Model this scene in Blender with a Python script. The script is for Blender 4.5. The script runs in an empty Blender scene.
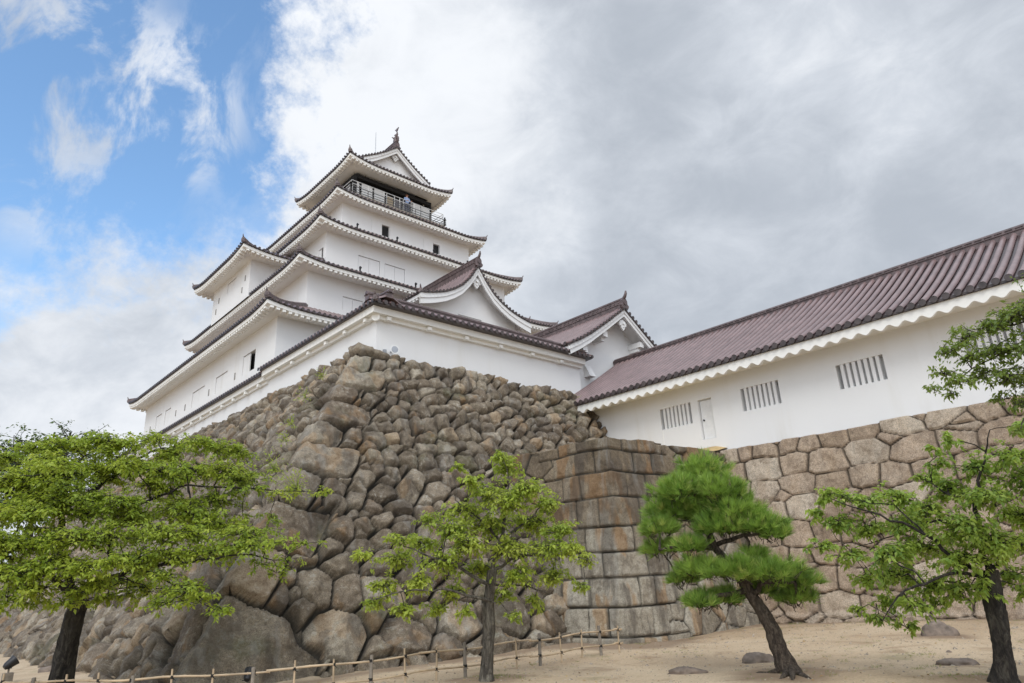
import bpy, bmesh, math, random, json
import numpy as np
from mathutils import Vector, Matrix
random.seed(7)
rng = np.random.default_rng(11)
SC = bpy.context.scene
COL = SC.collection
R = math.radians

# ------------------------------------------------------------------ camera
cam = bpy.data.cameras.new('camera'); camo = bpy.data.objects.new('camera', cam); COL.objects.link(camo)
cam.sensor_width = 36.0; cam.lens = 36.0*679.84/1024; cam.clip_end = 5000; cam.clip_start = 0.1
def set_cam():
    pitch, roll, yaw = R(19.3916), R(-2.7732), R(47.1447)
    f = Vector((math.cos(yaw)*math.cos(pitch), math.sin(yaw)*math.cos(pitch), math.sin(pitch)))
    r = Vector((math.sin(yaw), -math.cos(yaw), 0)); u = r.cross(f)
    r2 = r*math.cos(roll)+u*math.sin(roll); u2 = -r*math.sin(roll)+u*math.cos(roll)
    m = Matrix((r2, u2, -f)).transposed().to_4x4(); m.translation = Vector((0, 0, 1.6))
    camo.matrix_world = m
set_cam()
SC.camera = camo

# ------------------------------------------------------------------ world: sky with clouds
SUN_EL, SUN_AZ = 46.0, 218.0      # azimuth measured from +X towards +Y
W = bpy.data.worlds.new('World'); SC.world = W; W.use_nodes = True
nt = W.node_tree; N = nt.nodes; Lk = nt.links
for n in list(N): N.remove(n)
def nd(tree, t, **kw):
    n = tree.nodes.new(t)
    for k, v in kw.items():
        if k == 'ins':
            for a, b in v.items(): n.inputs[a].default_value = b
        else: setattr(n, k, v)
    return n
out = nd(nt, 'ShaderNodeOutputWorld'); bg = nd(nt, 'ShaderNodeBackground')
sky = nd(nt, 'ShaderNodeTexSky'); sky.sky_type = 'NISHITA'; sky.sun_disc = False
sky.sun_elevation = R(SUN_EL); sky.sun_rotation = R(90-SUN_AZ); sky.air_density = 1.0; sky.dust_density = 0.6; sky.ozone_density = 1.5
tc = nd(nt, 'ShaderNodeTexCoord')
def mth(op, a, b=None, c=None, clamp=False, tree=None):
    t = tree or nt
    n = t.nodes.new('ShaderNodeMath'); n.operation = op; n.use_clamp = clamp
    for i, v in enumerate((a, b, c)):
        if v is None: continue
        if isinstance(v, (int, float)): n.inputs[i].default_value = v
        else: t.links.new(v, n.inputs[i])
    return n.outputs[0]
def smooth(v, a, b, lo=0.0, hi=1.0, tree=None):
    t = tree or nt
    n = t.nodes.new('ShaderNodeMapRange'); n.interpolation_type = 'SMOOTHSTEP'
    t.links.new(v, n.inputs[0])
    for i, x in zip((1, 2, 3, 4), (a, b, lo, hi)): n.inputs[i].default_value = x
    return n.outputs[0]
def wnoise(scale, detail, rough, offs, stretch=(1, 1, 1), dist=0.0):
    mp = nt.nodes.new('ShaderNodeMapping'); mp.inputs['Location'].default_value = offs; mp.inputs['Scale'].default_value = stretch
    Lk.new(tc.outputs['Generated'], mp.inputs[0])
    n = nt.nodes.new('ShaderNodeTexNoise'); n.inputs['Scale'].default_value = scale; n.inputs['Detail'].default_value = detail
    n.inputs['Roughness'].default_value = rough; n.inputs['Distortion'].default_value = dist
    Lk.new(mp.outputs[0], n.inputs['Vector']); return n.outputs[0]
def dirdot(v):
    v = Vector(v).normalized()
    n = nt.nodes.new('ShaderNodeVectorMath'); n.operation = 'DOT_PRODUCT'; Lk.new(tc.outputs['Generated'], n.inputs[0]); n.inputs[1].default_value = v
    return n.outputs['Value']

# cloud is brightest round the veiled sun
sdx, sdy, sdz = math.cos(R(SUN_AZ))*math.cos(R(SUN_EL)), math.sin(R(SUN_AZ))*math.cos(R(SUN_EL)), math.sin(R(SUN_EL))
edge_n = mth('MULTIPLY', mth('SUBTRACT', wnoise(5.5, 7, .58, (3.1, 1.7, .4), (1, 1, 1.3), .3), .5), .20)
edge_f = mth('MULTIPLY', mth('SUBTRACT', wnoise(17, 6, .65, (1.1, 4.7, 2.4)), .5), .26)
hA = mth('ADD', mth('ADD', dirdot((-0.9366, 0.3473, -0.0463)), edge_n), edge_f); hB = mth('ADD', mth('ADD', dirdot((-0.4671, -0.2907, 0.8351)), edge_n), edge_f)
hole = smooth(dirdot((0.0614, 0.8223, 0.5658)), .80, .90)
blue = mth('MULTIPLY', mth('MULTIPLY', smooth(hA, -.115, -.015), smooth(hB, -.08, .05)), hole)
wz = mth('MAXIMUM', smooth(dirdot((0.0192, 0.8144, 0.58)), .982, .997), mth('MAXIMUM', smooth(dirdot((0.1517, 0.8024, 0.5772)), .992, .9985), smooth(dirdot((0.0671, 0.8719, 0.485)), .993, .999, 0, .5)))
wisp = mth('MULTIPLY', smooth(wnoise(9, 8, .62, (.3, 2.2, 5.0), (1.5, 1, .8), .5), .47, .66), mth('ADD', mth('MULTIPLY', wz, .68), .12), clamp=True)
blue = mth('MULTIPLY', blue, mth('SUBTRACT', 1.0, wisp))
# cloud brightness: thin bright parts and thicker grey parts
br = mth('ADD', mth('MULTIPLY', mth('SUBTRACT', wnoise(3.0, 7, .55, (7.3, .2, 1.9), (1, 1, 1.5), .25), .5), 1.5), mth('MULTIPLY', mth('SUBTRACT', wnoise(8, 7, .62, (2.0, 5.0, .7), (1, 1, 1.6), .4), .5), 1.15))
lift = mth('MAXIMUM', smooth(dirdot((0.3691, 0.6986, 0.6129)), .93, .995, 0, .75), mth('MAXIMUM', smooth(dirdot((0.1301, 0.9396, 0.3166)), .95, .995, 0, .55), mth('MAXIMUM', smooth(dirdot((0.5934, 0.6547, 0.4682)), .985, .999, 0, .45), smooth(dirdot((0.7718, 0.2109, 0.5999)), .975, .999, 0, .35))))
cb = smooth(mth('ADD', br, lift), -.35, .95)
cc = nt.nodes.new('ShaderNodeValToRGB'); Lk.new(cb, cc.inputs[0]); el = cc.color_ramp.elements; el.new(.5)
for i_, (p_, c_) in enumerate(((0, (.315, .345, .39, 1)), (.5, (.435, .465, .51, 1)), (1, (.61, .63, .66, 1)))): el[i_].position = p_; el[i_].color = c_
SKY_S = .14
sx_ = nt.nodes.new('ShaderNodeMix'); sx_.data_type = 'RGBA'; sx_.blend_type = 'MULTIPLY'; sx_.inputs[0].default_value = 1; Lk.new(sky.outputs[0], sx_.inputs[6]); sx_.inputs[7].default_value = (SKY_S*1.05, SKY_S*1.22, SKY_S*1.25, 1)
glow = smooth(dirdot((sdx, sdy, sdz)), .0, 1.0, 1.0, 2.6)
gl_ = nt.nodes.new('ShaderNodeVectorMath'); gl_.operation = 'SCALE'; Lk.new(cc.outputs[0], gl_.inputs[0]); Lk.new(glow, gl_.inputs['Scale'])
mw = nt.nodes.new('ShaderNodeMix'); mw.data_type = 'RGBA'; Lk.new(blue, mw.inputs[0]); Lk.new(gl_.outputs[0], mw.inputs[6]); Lk.new(sx_.outputs[2], mw.inputs[7])
Lk.new(mw.outputs[2], bg.inputs['Color']); bg.inputs['Strength'].default_value = 1.0; Lk.new(bg.outputs[0], out.inputs['Surface'])


# ------------------------------------------------------------------ sun, exposure
sl = bpy.data.lights.new('sun', 'SUN'); sl.energy = 0.85; sl.angle = R(24); sl.color = (1.0, 0.965, 0.90)
so = bpy.data.objects.new('sun', sl); COL.objects.link(so)
sd = Vector((math.cos(R(SUN_AZ))*math.cos(R(SUN_EL)), math.sin(R(SUN_AZ))*math.cos(R(SUN_EL)), math.sin(R(SUN_EL))))
so.rotation_euler = sd.to_track_quat('Z', 'Y').to_euler()
SC.view_settings.view_transform = 'Standard'; SC.view_settings.look = 'None'
SC.view_settings.exposure = 0.61; SC.view_settings.gamma = 1.0
SC.render.engine = 'CYCLES'

# ------------------------------------------------------------------ object helpers
class MB:
    """collects geometry for ONE mesh object, several material slots"""
    def __init__(s): s.v = []; s.f = []; s.m = []; s.sm = []
    def add(s, vs, fs, m=0, smooth=False):
        b = len(s.v); s.v.extend([tuple(p) for p in vs])
        for f in fs: s.f.append(tuple(i+b for i in f)); s.m.append(m); s.sm.append(smooth)
    def quad(s, a, b, c, d, m=0): s.add([a, b, c, d], [(0, 1, 2, 3)], m)
    def box(s, p, q, m=0):
        x0, y0, z0 = p; x1, y1, z1 = q
        s.add([(x0,y0,z0),(x1,y0,z0),(x1,y1,z0),(x0,y1,z0),(x0,y0,z1),(x1,y0,z1),(x1,y1,z1),(x0,y1,z1)],
              [(0,3,2,1),(4,5,6,7),(0,1,5,4),(1,2,6,5),(2,3,7,6),(3,0,4,7)], m)
    def beam(s, a, b, w, h, up=(0,0,1), m=0):
        a = Vector(a); b = Vector(b); d = (b-a).normalized(); sx = d.cross(Vector(up)).normalized()*w/2; uz = sx.cross(d).normalized()*h/2
        vs = [a-sx-uz, a+sx-uz, a+sx+uz, a-sx+uz, b-sx-uz, b+sx-uz, b+sx+uz, b-sx+uz]
        s.add(vs, [(0,1,2,3),(7,6,5,4),(0,4,5,1),(1,5,6,2),(2,6,7,3),(3,7,4,0)], m)
    def grid(s, P, m=0, smooth=False):
        n = len(P); k = len(P[0]); vs = [p for r in P for p in r]
        fs = [(i*k+j, i*k+j+1, (i+1)*k+j+1, (i+1)*k+j) for i in range(n-1) for j in range(k-1)]
        s.add(vs, fs, m, smooth)
    def tube(s, path, rad, seg=8, m=0, caps=True, half=False, smooth=True):
        path = [Vector(p) for p in path]; n = len(path)
        rad = rad if hasattr(rad, '__len__') else [rad]*n
        rings = []; pu = None
        for i, p in enumerate(path):
            d = (path[min(i+1, n-1)]-path[max(i-1, 0)]).normalized()
            ref = Vector((0,0,1)) if abs(d.z) < .95 else Vector((1,0,0))
            if pu is not None: ref = pu
            sx = d.cross(ref)
            if sx.length < 1e-4: sx = d.cross(Vector((0,1,0)))
            sx.normalize(); uz = sx.cross(d).normalized(); pu = uz
            A = [math.pi*k/(seg-1) for k in range(seg)] if half else [2*math.pi*k/seg for k in range(seg)]
            rings.append([p+sx*math.cos(a)*rad[i]+uz*math.sin(a)*rad[i] for a in A])
        vs = [q for r in rings for q in r]; fs = []
        for i in range(n-1):
            for k in range(seg-1 if half else seg):
                k2 = (k+1) % seg; fs.append((i*seg+k, i*seg+k2, (i+1)*seg+k2, (i+1)*seg+k))
        s.add(vs, fs, m, smooth)
        if caps:
            s.add(rings[0], [tuple(range(seg))], m); s.add(rings[-1], [tuple(range(seg))[::-1]], m)
    def disc(s, c, nrm, r, th=.04, seg=10, m=0):
        nrm = Vector(nrm).normalized(); c = Vector(c)
        ref = Vector((0,0,1)) if abs(nrm.z) < .9 else Vector((1,0,0))
        sx = nrm.cross(ref).normalized(); uz = sx.cross(nrm)
        r0 = [c+sx*math.cos(2*math.pi*k/seg)*r+uz*math.sin(2*math.pi*k/seg)*r for k in range(seg)]
        r1 = [p+nrm*th for p in r0]
        s.add(r0+r1, [tuple(range(seg))[::-1], tuple(range(seg, 2*seg))]+[(k, (k+1) % seg, seg+(k+1) % seg, seg+k) for k in range(seg)], m)
    def prism(s, pts, off, m=0):
        """closed outline extruded by vector off"""
        n = len(pts); a = [Vector(p) for p in pts]; b = [p+Vector(off) for p in a]
        s.add(a+b, [tuple(range(n))[::-1], tuple(range(n, 2*n))]+[(k, (k+1) % n, n+(k+1) % n, n+k) for k in range(n)], m)
    def build(s, name, mats, parent=None):
        me = bpy.data.meshes.new(name); me.from_pydata(s.v, [], s.f)
        for m in (mats if isinstance(mats, (list, tuple)) else [mats]): me.materials.append(m)
        me.polygons.foreach_set('material_index', s.m); me.polygons.foreach_set('use_smooth', s.sm)
        me.update()
        o = bpy.data.objects.new(name, me); COL.objects.link(o)
        if parent is not None: o.parent = parent
        return o
def empty(name, loc=(0,0,0)):
    o = bpy.data.objects.new(name, None); COL.objects.link(o); o.location = loc; o.empty_display_size = .3; return o
def tag(o, label=None, cat=None, group=None, kind=None):
    if label: o['label'] = label
    if cat: o['category'] = cat
    if group: o['group'] = group
    if kind: o['kind'] = kind
    return o
def under(o, root):
    """parent o to root keeping world coordinates of mesh data"""
    o.parent = root
    w = Vector((0,0,0)); p = root
    while p is not None: w += p.location; p = p.parent
    o.location = -w if o.parent else (0,0,0)
    return o
def np_mesh(name, V, F, mats, parent=None, attrs=None, smooth=False, mi=None):
    V = np.asarray(V, dtype=np.float32); F = np.asarray(F, dtype=np.int32)
    me = bpy.data.meshes.new(name); k = F.shape[1]
    me.vertices.add(len(V)); me.vertices.foreach_set('co', V.ravel())
    me.loops.add(F.size); me.loops.foreach_set('vertex_index', F.ravel())
    me.polygons.add(len(F)); me.polygons.foreach_set('loop_start', np.arange(0, F.size, k, dtype=np.int32))
    me.polygons.foreach_set('loop_total', np.full(len(F), k, dtype=np.int32))
    for m in (mats if isinstance(mats, (list, tuple)) else [mats]): me.materials.append(m)
    if mi is not None: me.polygons.foreach_set('material_index', np.asarray(mi, dtype=np.int32))
    me.polygons.foreach_set('use_smooth', np.full(len(F), smooth))
    for nme, arr in (attrs or {}).items():
        arr = np.asarray(arr, dtype=np.float32)
        if arr.ndim == 1: a = me.attributes.new(nme, 'FLOAT', 'POINT'); a.data.foreach_set('value', arr)
        else: a = me.attributes.new(nme, 'FLOAT_VECTOR', 'POINT'); a.data.foreach_set('vector', arr.ravel())
    me.update(); me.validate()
    o = bpy.data.objects.new(name, me); COL.objects.link(o)
    if parent is not None: o.parent = parent
    return o

# ------------------------------------------------------------------ numpy noise
def _h(ix, iy, iz, seed):
    n = (ix*374761393 + iy*668265263 + iz*2147483647 + seed*1274126177) & 0xffffffff
    n = ((n ^ (n >> 13))*1274126177) & 0xffffffff
    n = (n ^ (n >> 16)) & 0xffffffff
    return n.astype(np.float64)/4294967295.0
def vnoise(x, y, z, seed=0):
    x, y, z = np.broadcast_arrays(x, y, z)
    fx, fy, fz = np.floor(x), np.floor(y), np.floor(z)
    ix, iy, iz = fx.astype(np.int64), fy.astype(np.int64), fz.astype(np.int64)
    u, v, w = x-fx, y-fy, z-fz
    u = u*u*(3-2*u); v = v*v*(3-2*v); w = w*w*(3-2*w)
    r = 0
    for a in (0, 1):
        for b in (0, 1):
            for c in (0, 1):
                r = r + _h(ix+a, iy+b, iz+c, seed)*(u if a else 1-u)*(v if b else 1-v)*(w if c else 1-w)
    return r*2-1
def fbm(x, y, z, oct=3, seed=0):
    r = 0; a = 1.0; f = 1.0
    for i in range(oct): r = r+a*vnoise(x*f, y*f, z*f, seed+i); a *= .5; f *= 2.03
    return r

# ------------------------------------------------------------------ materials
def mat(name):
    m = bpy.data.materials.new(name); m.use_nodes = True; t = m.node_tree
    b = t.nodes['Principled BSDF']; return m, t, b
def noise(t, scale, detail=4, rough=.55, vec=None, stretch=None, dist=0.0):
    n = t.nodes.new('ShaderNodeTexNoise'); n.inputs['Scale'].default_value = scale; n.inputs['Detail'].default_value = detail
    n.inputs['Roughness'].default_value = rough; n.inputs['Distortion'].default_value = dist
    g = t.nodes.new('ShaderNodeNewGeometry'); src = vec or g.outputs['Position']
    if stretch:
        mp = t.nodes.new('ShaderNodeMapping'); mp.inputs['Scale'].default_value = stretch; t.links.new(src, mp.inputs[0]); src = mp.outputs[0]
    t.links.new(src, n.inputs['Vector']); return n.outputs[0]
def ramp(t, fac, stops):
    r = t.nodes.new('ShaderNodeValToRGB'); t.links.new(fac, r.inputs[0]); e = r.color_ramp.elements
    while len(e) < len(stops): e.new(.5)
    for i, (p, c) in enumerate(stops): e[i].position = p; e[i].color = (*c, 1)
    return r.outputs[0]
def mixc(t, fac, a, b, mode='MIX'):
    n = t.nodes.new('ShaderNodeMix'); n.data_type = 'RGBA'; n.blend_type = mode
    for s, v in ((n.inputs[0], fac), (n.inputs[6], a), (n.inputs[7], b)):
        if isinstance(v, (int, float)): s.default_value = v
        elif isinstance(v, tuple): s.default_value = (*v, 1)
        else: t.links.new(v, s)
    return n.outputs[2]
def bump(t, b, h, strength=.4, dist=.02):
    n = t.nodes.new('ShaderNodeBump'); n.inputs['Strength'].default_value = strength; n.inputs['Distance'].default_value = dist
    t.links.new(h, n.inputs['Height']); t.links.new(n.outputs[0], b.inputs['Normal'])
def attr(t, name):
    n = t.nodes.new('ShaderNodeAttribute'); n.attribute_name = name; return n
def simple(name, c, rough=.7, metal=0.0, var=.12, sc=6, bs=.15):
    m, t, b = mat(name)
    n = noise(t, sc); lo = tuple(x*(1-var) for x in c); hi = tuple(min(1, x*(1+var)) for x in c)
    t.links.new(ramp(t, n, [(.3, lo), (.7, hi)]), b.inputs['Base Color'])
    b.inputs['Roughness'].default_value = rough; b.inputs['Metallic'].default_value = metal
    if bs: bump(t, b, noise(t, sc*5), bs, .01)
    return m
M = {}
def plaster(name, c, dirt):
    m, t, b = mat(name)
    big = noise(t, .35, 4); st = noise(t, 1.1, 5, .6, stretch=(1, 1, .13)); fine = noise(t, 9, 4)
    col = ramp(t, big, [(.3, tuple(x*.965 for x in c)), (.7, c)])
    col = mixc(t, smooth(st, .52, .82, 0, dirt, tree=t), col, (c[0]*.82, c[1]*.79, c[2]*.72))
    t.links.new(col, b.inputs['Base Color']); b.inputs['Roughness'].default_value = .75
    bump(t, b, mth('ADD', fine, mth('MULTIPLY', noise(t, 1.4, 3), 2.0, tree=t), tree=t), .12, .02)
    return m
M['plaster'] = plaster('plaster', (.77, .77, .765), .5)
M['plaster_old'] = plaster('plaster_eave', (.85, .84, .80), .55)
def tile_mat(name, base, seam):
    m, t, b = mat(name)
    n1 = noise(t, 1.3, 5, .6); n2 = noise(t, 7, 4, .7)
    c = ramp(t, n1, [(.25, tuple(x*.72 for x in base)), (.5, base), (.78, tuple(x*1.35 for x in base))])
    c = mixc(t, smooth(n2, .5, .75, 0, .45, tree=t), c, (base[0]*1.6, base[1]*1.45, base[2]*1.4))
    t.links.new(c, b.inputs['Base Color']); b.inputs['Roughness'].default_value = .30
    b.inputs['Specular IOR Level'].default_value = .6
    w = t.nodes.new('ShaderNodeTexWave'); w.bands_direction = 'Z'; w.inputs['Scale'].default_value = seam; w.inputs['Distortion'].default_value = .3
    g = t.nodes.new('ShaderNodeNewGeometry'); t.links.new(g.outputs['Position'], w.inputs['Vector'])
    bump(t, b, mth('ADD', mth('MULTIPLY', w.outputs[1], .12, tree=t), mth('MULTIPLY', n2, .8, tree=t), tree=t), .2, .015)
    return m
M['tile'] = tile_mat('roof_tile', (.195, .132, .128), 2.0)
M['valley_shade'] = tile_mat('roof_tile_valley_shade', (.045, .029, .029), 2.0)  # darker copy of the roof tile: shade between the ribs painted into its colour
M['tile_edge'] = simple('roof_tile_edge', (.062, .048, .046), .45, var=.45, sc=3)
M['ridge'] = simple('ridge_tile', (.115, .082, .080), .4, var=.4, sc=4)
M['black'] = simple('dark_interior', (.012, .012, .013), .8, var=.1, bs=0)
M['iron'] = simple('dark_iron', (.03, .03, .032), .45, .5)
M['rail'] = simple('weathered_rail', (.13, .125, .12), .6)
M['steel'] = simple('grey_steel', (.35, .36, .38), .4, .7)
M['panel'] = simple('white_panel', (.74, .74, .73), .55, var=.06)
M['bamboo'] = simple('weathered_bamboo', (.45, .34, .22), .55, var=.3, sc=4)
M['post'] = simple('grey_wood', (.22, .19, .155), .8, var=.3, sc=9)
M['rope'] = simple('black_rope', (.018, .016, .014), .9)

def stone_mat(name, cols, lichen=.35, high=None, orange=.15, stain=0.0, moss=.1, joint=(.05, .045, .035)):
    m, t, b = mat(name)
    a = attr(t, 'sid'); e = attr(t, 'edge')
    base = ramp(t, a.outputs['Fac'], cols)
    n1 = noise(t, 2.2, 6, .65, dist=.4); n2 = noise(t, 9, 6, .78, dist=.3); n3 = noise(t, 40, 4, .8)
    col = mixc(t, 1.0, base, ramp(t, n1, [(.28, (.50, .47, .44)), (.5, (1, 1, 1)), (.75, (1.28, 1.25, 1.2))]), 'MULTIPLY')
    col = mixc(t, 1.0, col, ramp(t, n2, [(.3, (.68, .67, .66)), (.5, (1, 1, 1)), (.72, (1.3, 1.3, 1.28))]), 'MULTIPLY')
    col = mixc(t, 1.0, col, ramp(t, n3, [(.32, (.50, .49, .48)), (.5, (1, 1, 1)), (.68, (1.5, 1.48, 1.45))]), 'MULTIPLY')
    li = smooth(mth('ADD', n2, mth('MULTIPLY', n1, .6, tree=t), tree=t), .85, .96, 0, lichen, tree=t)
    col = mixc(t, li, col, (.40, .385, .34))
    mo = smooth(noise(t, .55, 5, .6), .55, .7, 0, moss, tree=t)
    col = mixc(t, mo, col, (.07, .075, .025))
    orr = smooth(mth('MULTIPLY', noise(t, 1.6, 3, .5, stretch=(1, 1, .45)), mth('ADD', .55, mth('MULTIPLY', a.outputs['Fac'], .55, tree=t), tree=t), tree=t), .485, .56, 0, orange, tree=t)
    col = mixc(t, orr, col, (.42, .20, .035))
    if high:
        gp = t.nodes.new('ShaderNodeNewGeometry'); sp_ = t.nodes.new('ShaderNodeSeparateXYZ'); t.links.new(gp.outputs['Position'], sp_.inputs[0])
        hz = mth('ADD', sp_.outputs[2], mth('MULTIPLY', mth('SUBTRACT', noise(t, .9, 4, .6, stretch=(1, 1, .3)), .5, tree=t), 4.5, tree=t), tree=t)
        col = mixc(t, smooth(hz, 1.7, 3.6, 0, .85, tree=t), col, mixc(t, 1.0, col, high, 'MULTIPLY'))
    if stain:
        s = noise(t, 1.5, 4, .6, stretch=(1, 1, .12))
        col = mixc(t, smooth(s, .48, .6, 0, stain, tree=t), col, (.075, .06, .048))
        s2 = noise(t, 1.9, 4, .6, stretch=(1.1, 1.1, .15))
        col = mixc(t, smooth(s2, .56, .68, 0, stain*.7, tree=t), col, (.36, .345, .31))
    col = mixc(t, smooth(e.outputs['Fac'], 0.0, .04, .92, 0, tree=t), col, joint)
    t.links.new(col, b.inputs['Base Color']); b.inputs['Roughness'].default_value = .9
    bump(t, b, mth('ADD', mth('MULTIPLY', n2, 1.0, tree=t), mth('MULTIPLY', n3, .6, tree=t), tree=t), .9, .07)
    return m
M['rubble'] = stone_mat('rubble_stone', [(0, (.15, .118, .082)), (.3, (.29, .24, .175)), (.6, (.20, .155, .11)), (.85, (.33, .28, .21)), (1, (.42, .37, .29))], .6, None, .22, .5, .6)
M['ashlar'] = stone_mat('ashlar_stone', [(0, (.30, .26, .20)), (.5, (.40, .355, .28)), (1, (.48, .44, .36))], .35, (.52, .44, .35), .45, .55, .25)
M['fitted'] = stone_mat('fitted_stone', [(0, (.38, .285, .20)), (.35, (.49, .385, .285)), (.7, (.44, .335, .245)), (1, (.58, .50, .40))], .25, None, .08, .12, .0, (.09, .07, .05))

# ------------------------------------------------------------------ stone walls
def poisson(u0, u1, v0, v1, rf, fixed=(), tries=9000, asp=1.35, seed=1):
    r_ = np.random.default_rng(seed); S = [list(f) for f in fixed]
    U = r_.uniform(u0, u1, tries); V = r_.uniform(v0, v1, tries); K = r_.uniform(.78, 1.28, tries)
    su = np.zeros(tries+len(S)); sv = su.copy(); sr = su.copy(); n = 0
    for f in S: su[n], sv[n], sr[n] = f; n += 1
    for u, v, k in zip(U, V, K):
        r = rf(u, v)*k
        if n:
            d = np.hypot(su[:n]-u, asp*(sv[:n]-v))
            if np.any(d < (sr[:n]+r)*.5): continue
        su[n], sv[n], sr[n] = u, v, r; n += 1
    return su[:n], sv[:n], sr[:n]

def cells(U, V, S, asp, wk=.22):
    """power-diagram lookup: id, distance to border, vector from site"""
    su, sv, sr = S; P = np.stack([U.ravel(), V.ravel()*asp], 1)
    Sx = np.stack([su, sv*asp], 1); w = wk*sr**2
    ids = np.zeros(len(P), int); edge = np.zeros(len(P))
    for i in range(0, len(P), 6000):
        p = P[i:i+6000]; pad = 4.5
        lo, hi = p.min(0)-pad, p.max(0)+pad
        near = np.where(np.all((Sx > lo) & (Sx < hi), 1))[0]
        s = Sx[near]; d = ((p[:, None]-s[None])**2).sum(2)-w[near][None]
        k = min(9, d.shape[1]); idx = np.argpartition(d, k-1, 1)[:, :k]
        dd = np.take_along_axis(d, idx, 1); o = np.argsort(dd, 1); idx = np.take_along_axis(idx, o, 1); dd = np.take_along_axis(dd, o, 1)
        s1 = s[idx[:, 0]]; so_ = s[idx[:, 1:]]
        e = ((dd[:, 1:]-dd[:, :1])/(2*np.linalg.norm(so_-s1[:, None], axis=2)+1e-9)).min(1)
        ids[i:i+6000] = near[idx[:, 0]]; edge[i:i+6000] = e
    return ids.reshape(U.shape), edge.reshape(U.shape)

def courses(U, V, rows_h, lens, seed, wob=.05):
    """squared blocks in courses wrapping the corner at u=0; returns id, edge, outer flag"""
    r_ = np.random.default_rng(seed)
    Vw = V+wob*vnoise(U*.8, V*.8, 0*U+3, seed); Uw = U+wob*.8*vnoise(U*.9, V*.9, 0*U+9, seed)
    ids = np.full(U.shape, -1); edge = np.zeros(U.shape); base = -.6; k = 0; rid = 0
    while base < V.max()+.5:
        h = r_.uniform(*rows_h); m = (Vw >= base) & (Vw < base+h)
        left = -(lens[0] if k % 2 else lens[1])*r_.uniform(.85, 1.1); right = (lens[1] if k % 2 else lens[0])*r_.uniform(.85, 1.1)
        b = [left-r_.uniform(.6, 1.05), left, right, right+r_.uniform(.6, 1.1)]
        if r_.random() < .5: b.append(b[-1]+r_.uniform(.8, 1.3))
        if r_.random() < .5: b.insert(0, b[0]-r_.uniform(.8, 1.3))
        for j in range(len(b)-1):
            mm = m & (Uw >= b[j]) & (Uw < b[j+1]); ids[mm] = rid
            edge[mm] = np.minimum(np.minimum(Vw[mm]-base, base+h-Vw[mm]), np.minimum(Uw[mm]-b[j], b[j+1]-Uw[mm])); rid += 1
        base += h; k += 1
    return ids, edge

def quoins(U, V, seed, rows):
    """big irregular corner stones; rows=(height, left reach, right reach) from the bottom"""
    r_ = np.random.default_rng(seed)
    Vw = V+.13*fbm(U*.9, V*.9, 0*U+3, 2, seed)+.48*np.clip(U-.1, 0, 3)*np.clip(1.25-V/2.6, 0, 1)+.35*np.clip(-U, 0, 2)*np.clip(1-V/3.6, 0, 1)
    Uw = U+.14*fbm(U*1.0, V*1.0, 0*U+9, 2, seed)
    ids = np.full(U.shape, -1); edge = np.zeros(U.shape); outd = np.full(U.shape, 9.0); base = -.5; rid = 0
    for h, l, r in rows:
        m = (Vw >= base) & (Vw < base+h); q = (Vw-base)/h; sw = .10*np.cos((q-.5)*3.1)   # bulging ends
        lo, hi = -l-sw, r+sw; ins = m & (Uw > lo) & (Uw < hi); ids[ins] = rid
        e = np.minimum(np.minimum(Vw-base, base+h-Vw), np.minimum(Uw-lo, hi-Uw)); edge[ins] = e[ins]
        o = m & ~ins; outd[o] = np.maximum(lo-Uw, Uw-hi)[o]
        if rid > 0:
            hp, lp, rp = rows[rid-1]; b_ = o & (Uw > -lp) & (Uw < rp); outd[b_] = np.minimum(outd[b_], (Vw-base)[b_])
        if rid < len(rows)-1:
            hn, ln_, rn = rows[rid+1]; b_ = o & (Uw > -ln_) & (Uw < rn); outd[b_] = np.minimum(outd[b_], (base+h-Vw)[b_])
        base += h; rid += 1
    outd = np.where(Vw >= base, np.where((Uw > -1) & (Uw < 1), np.maximum(Vw-base, 0), outd), outd)
    return ids, edge, np.maximum(outd, 0)

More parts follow.
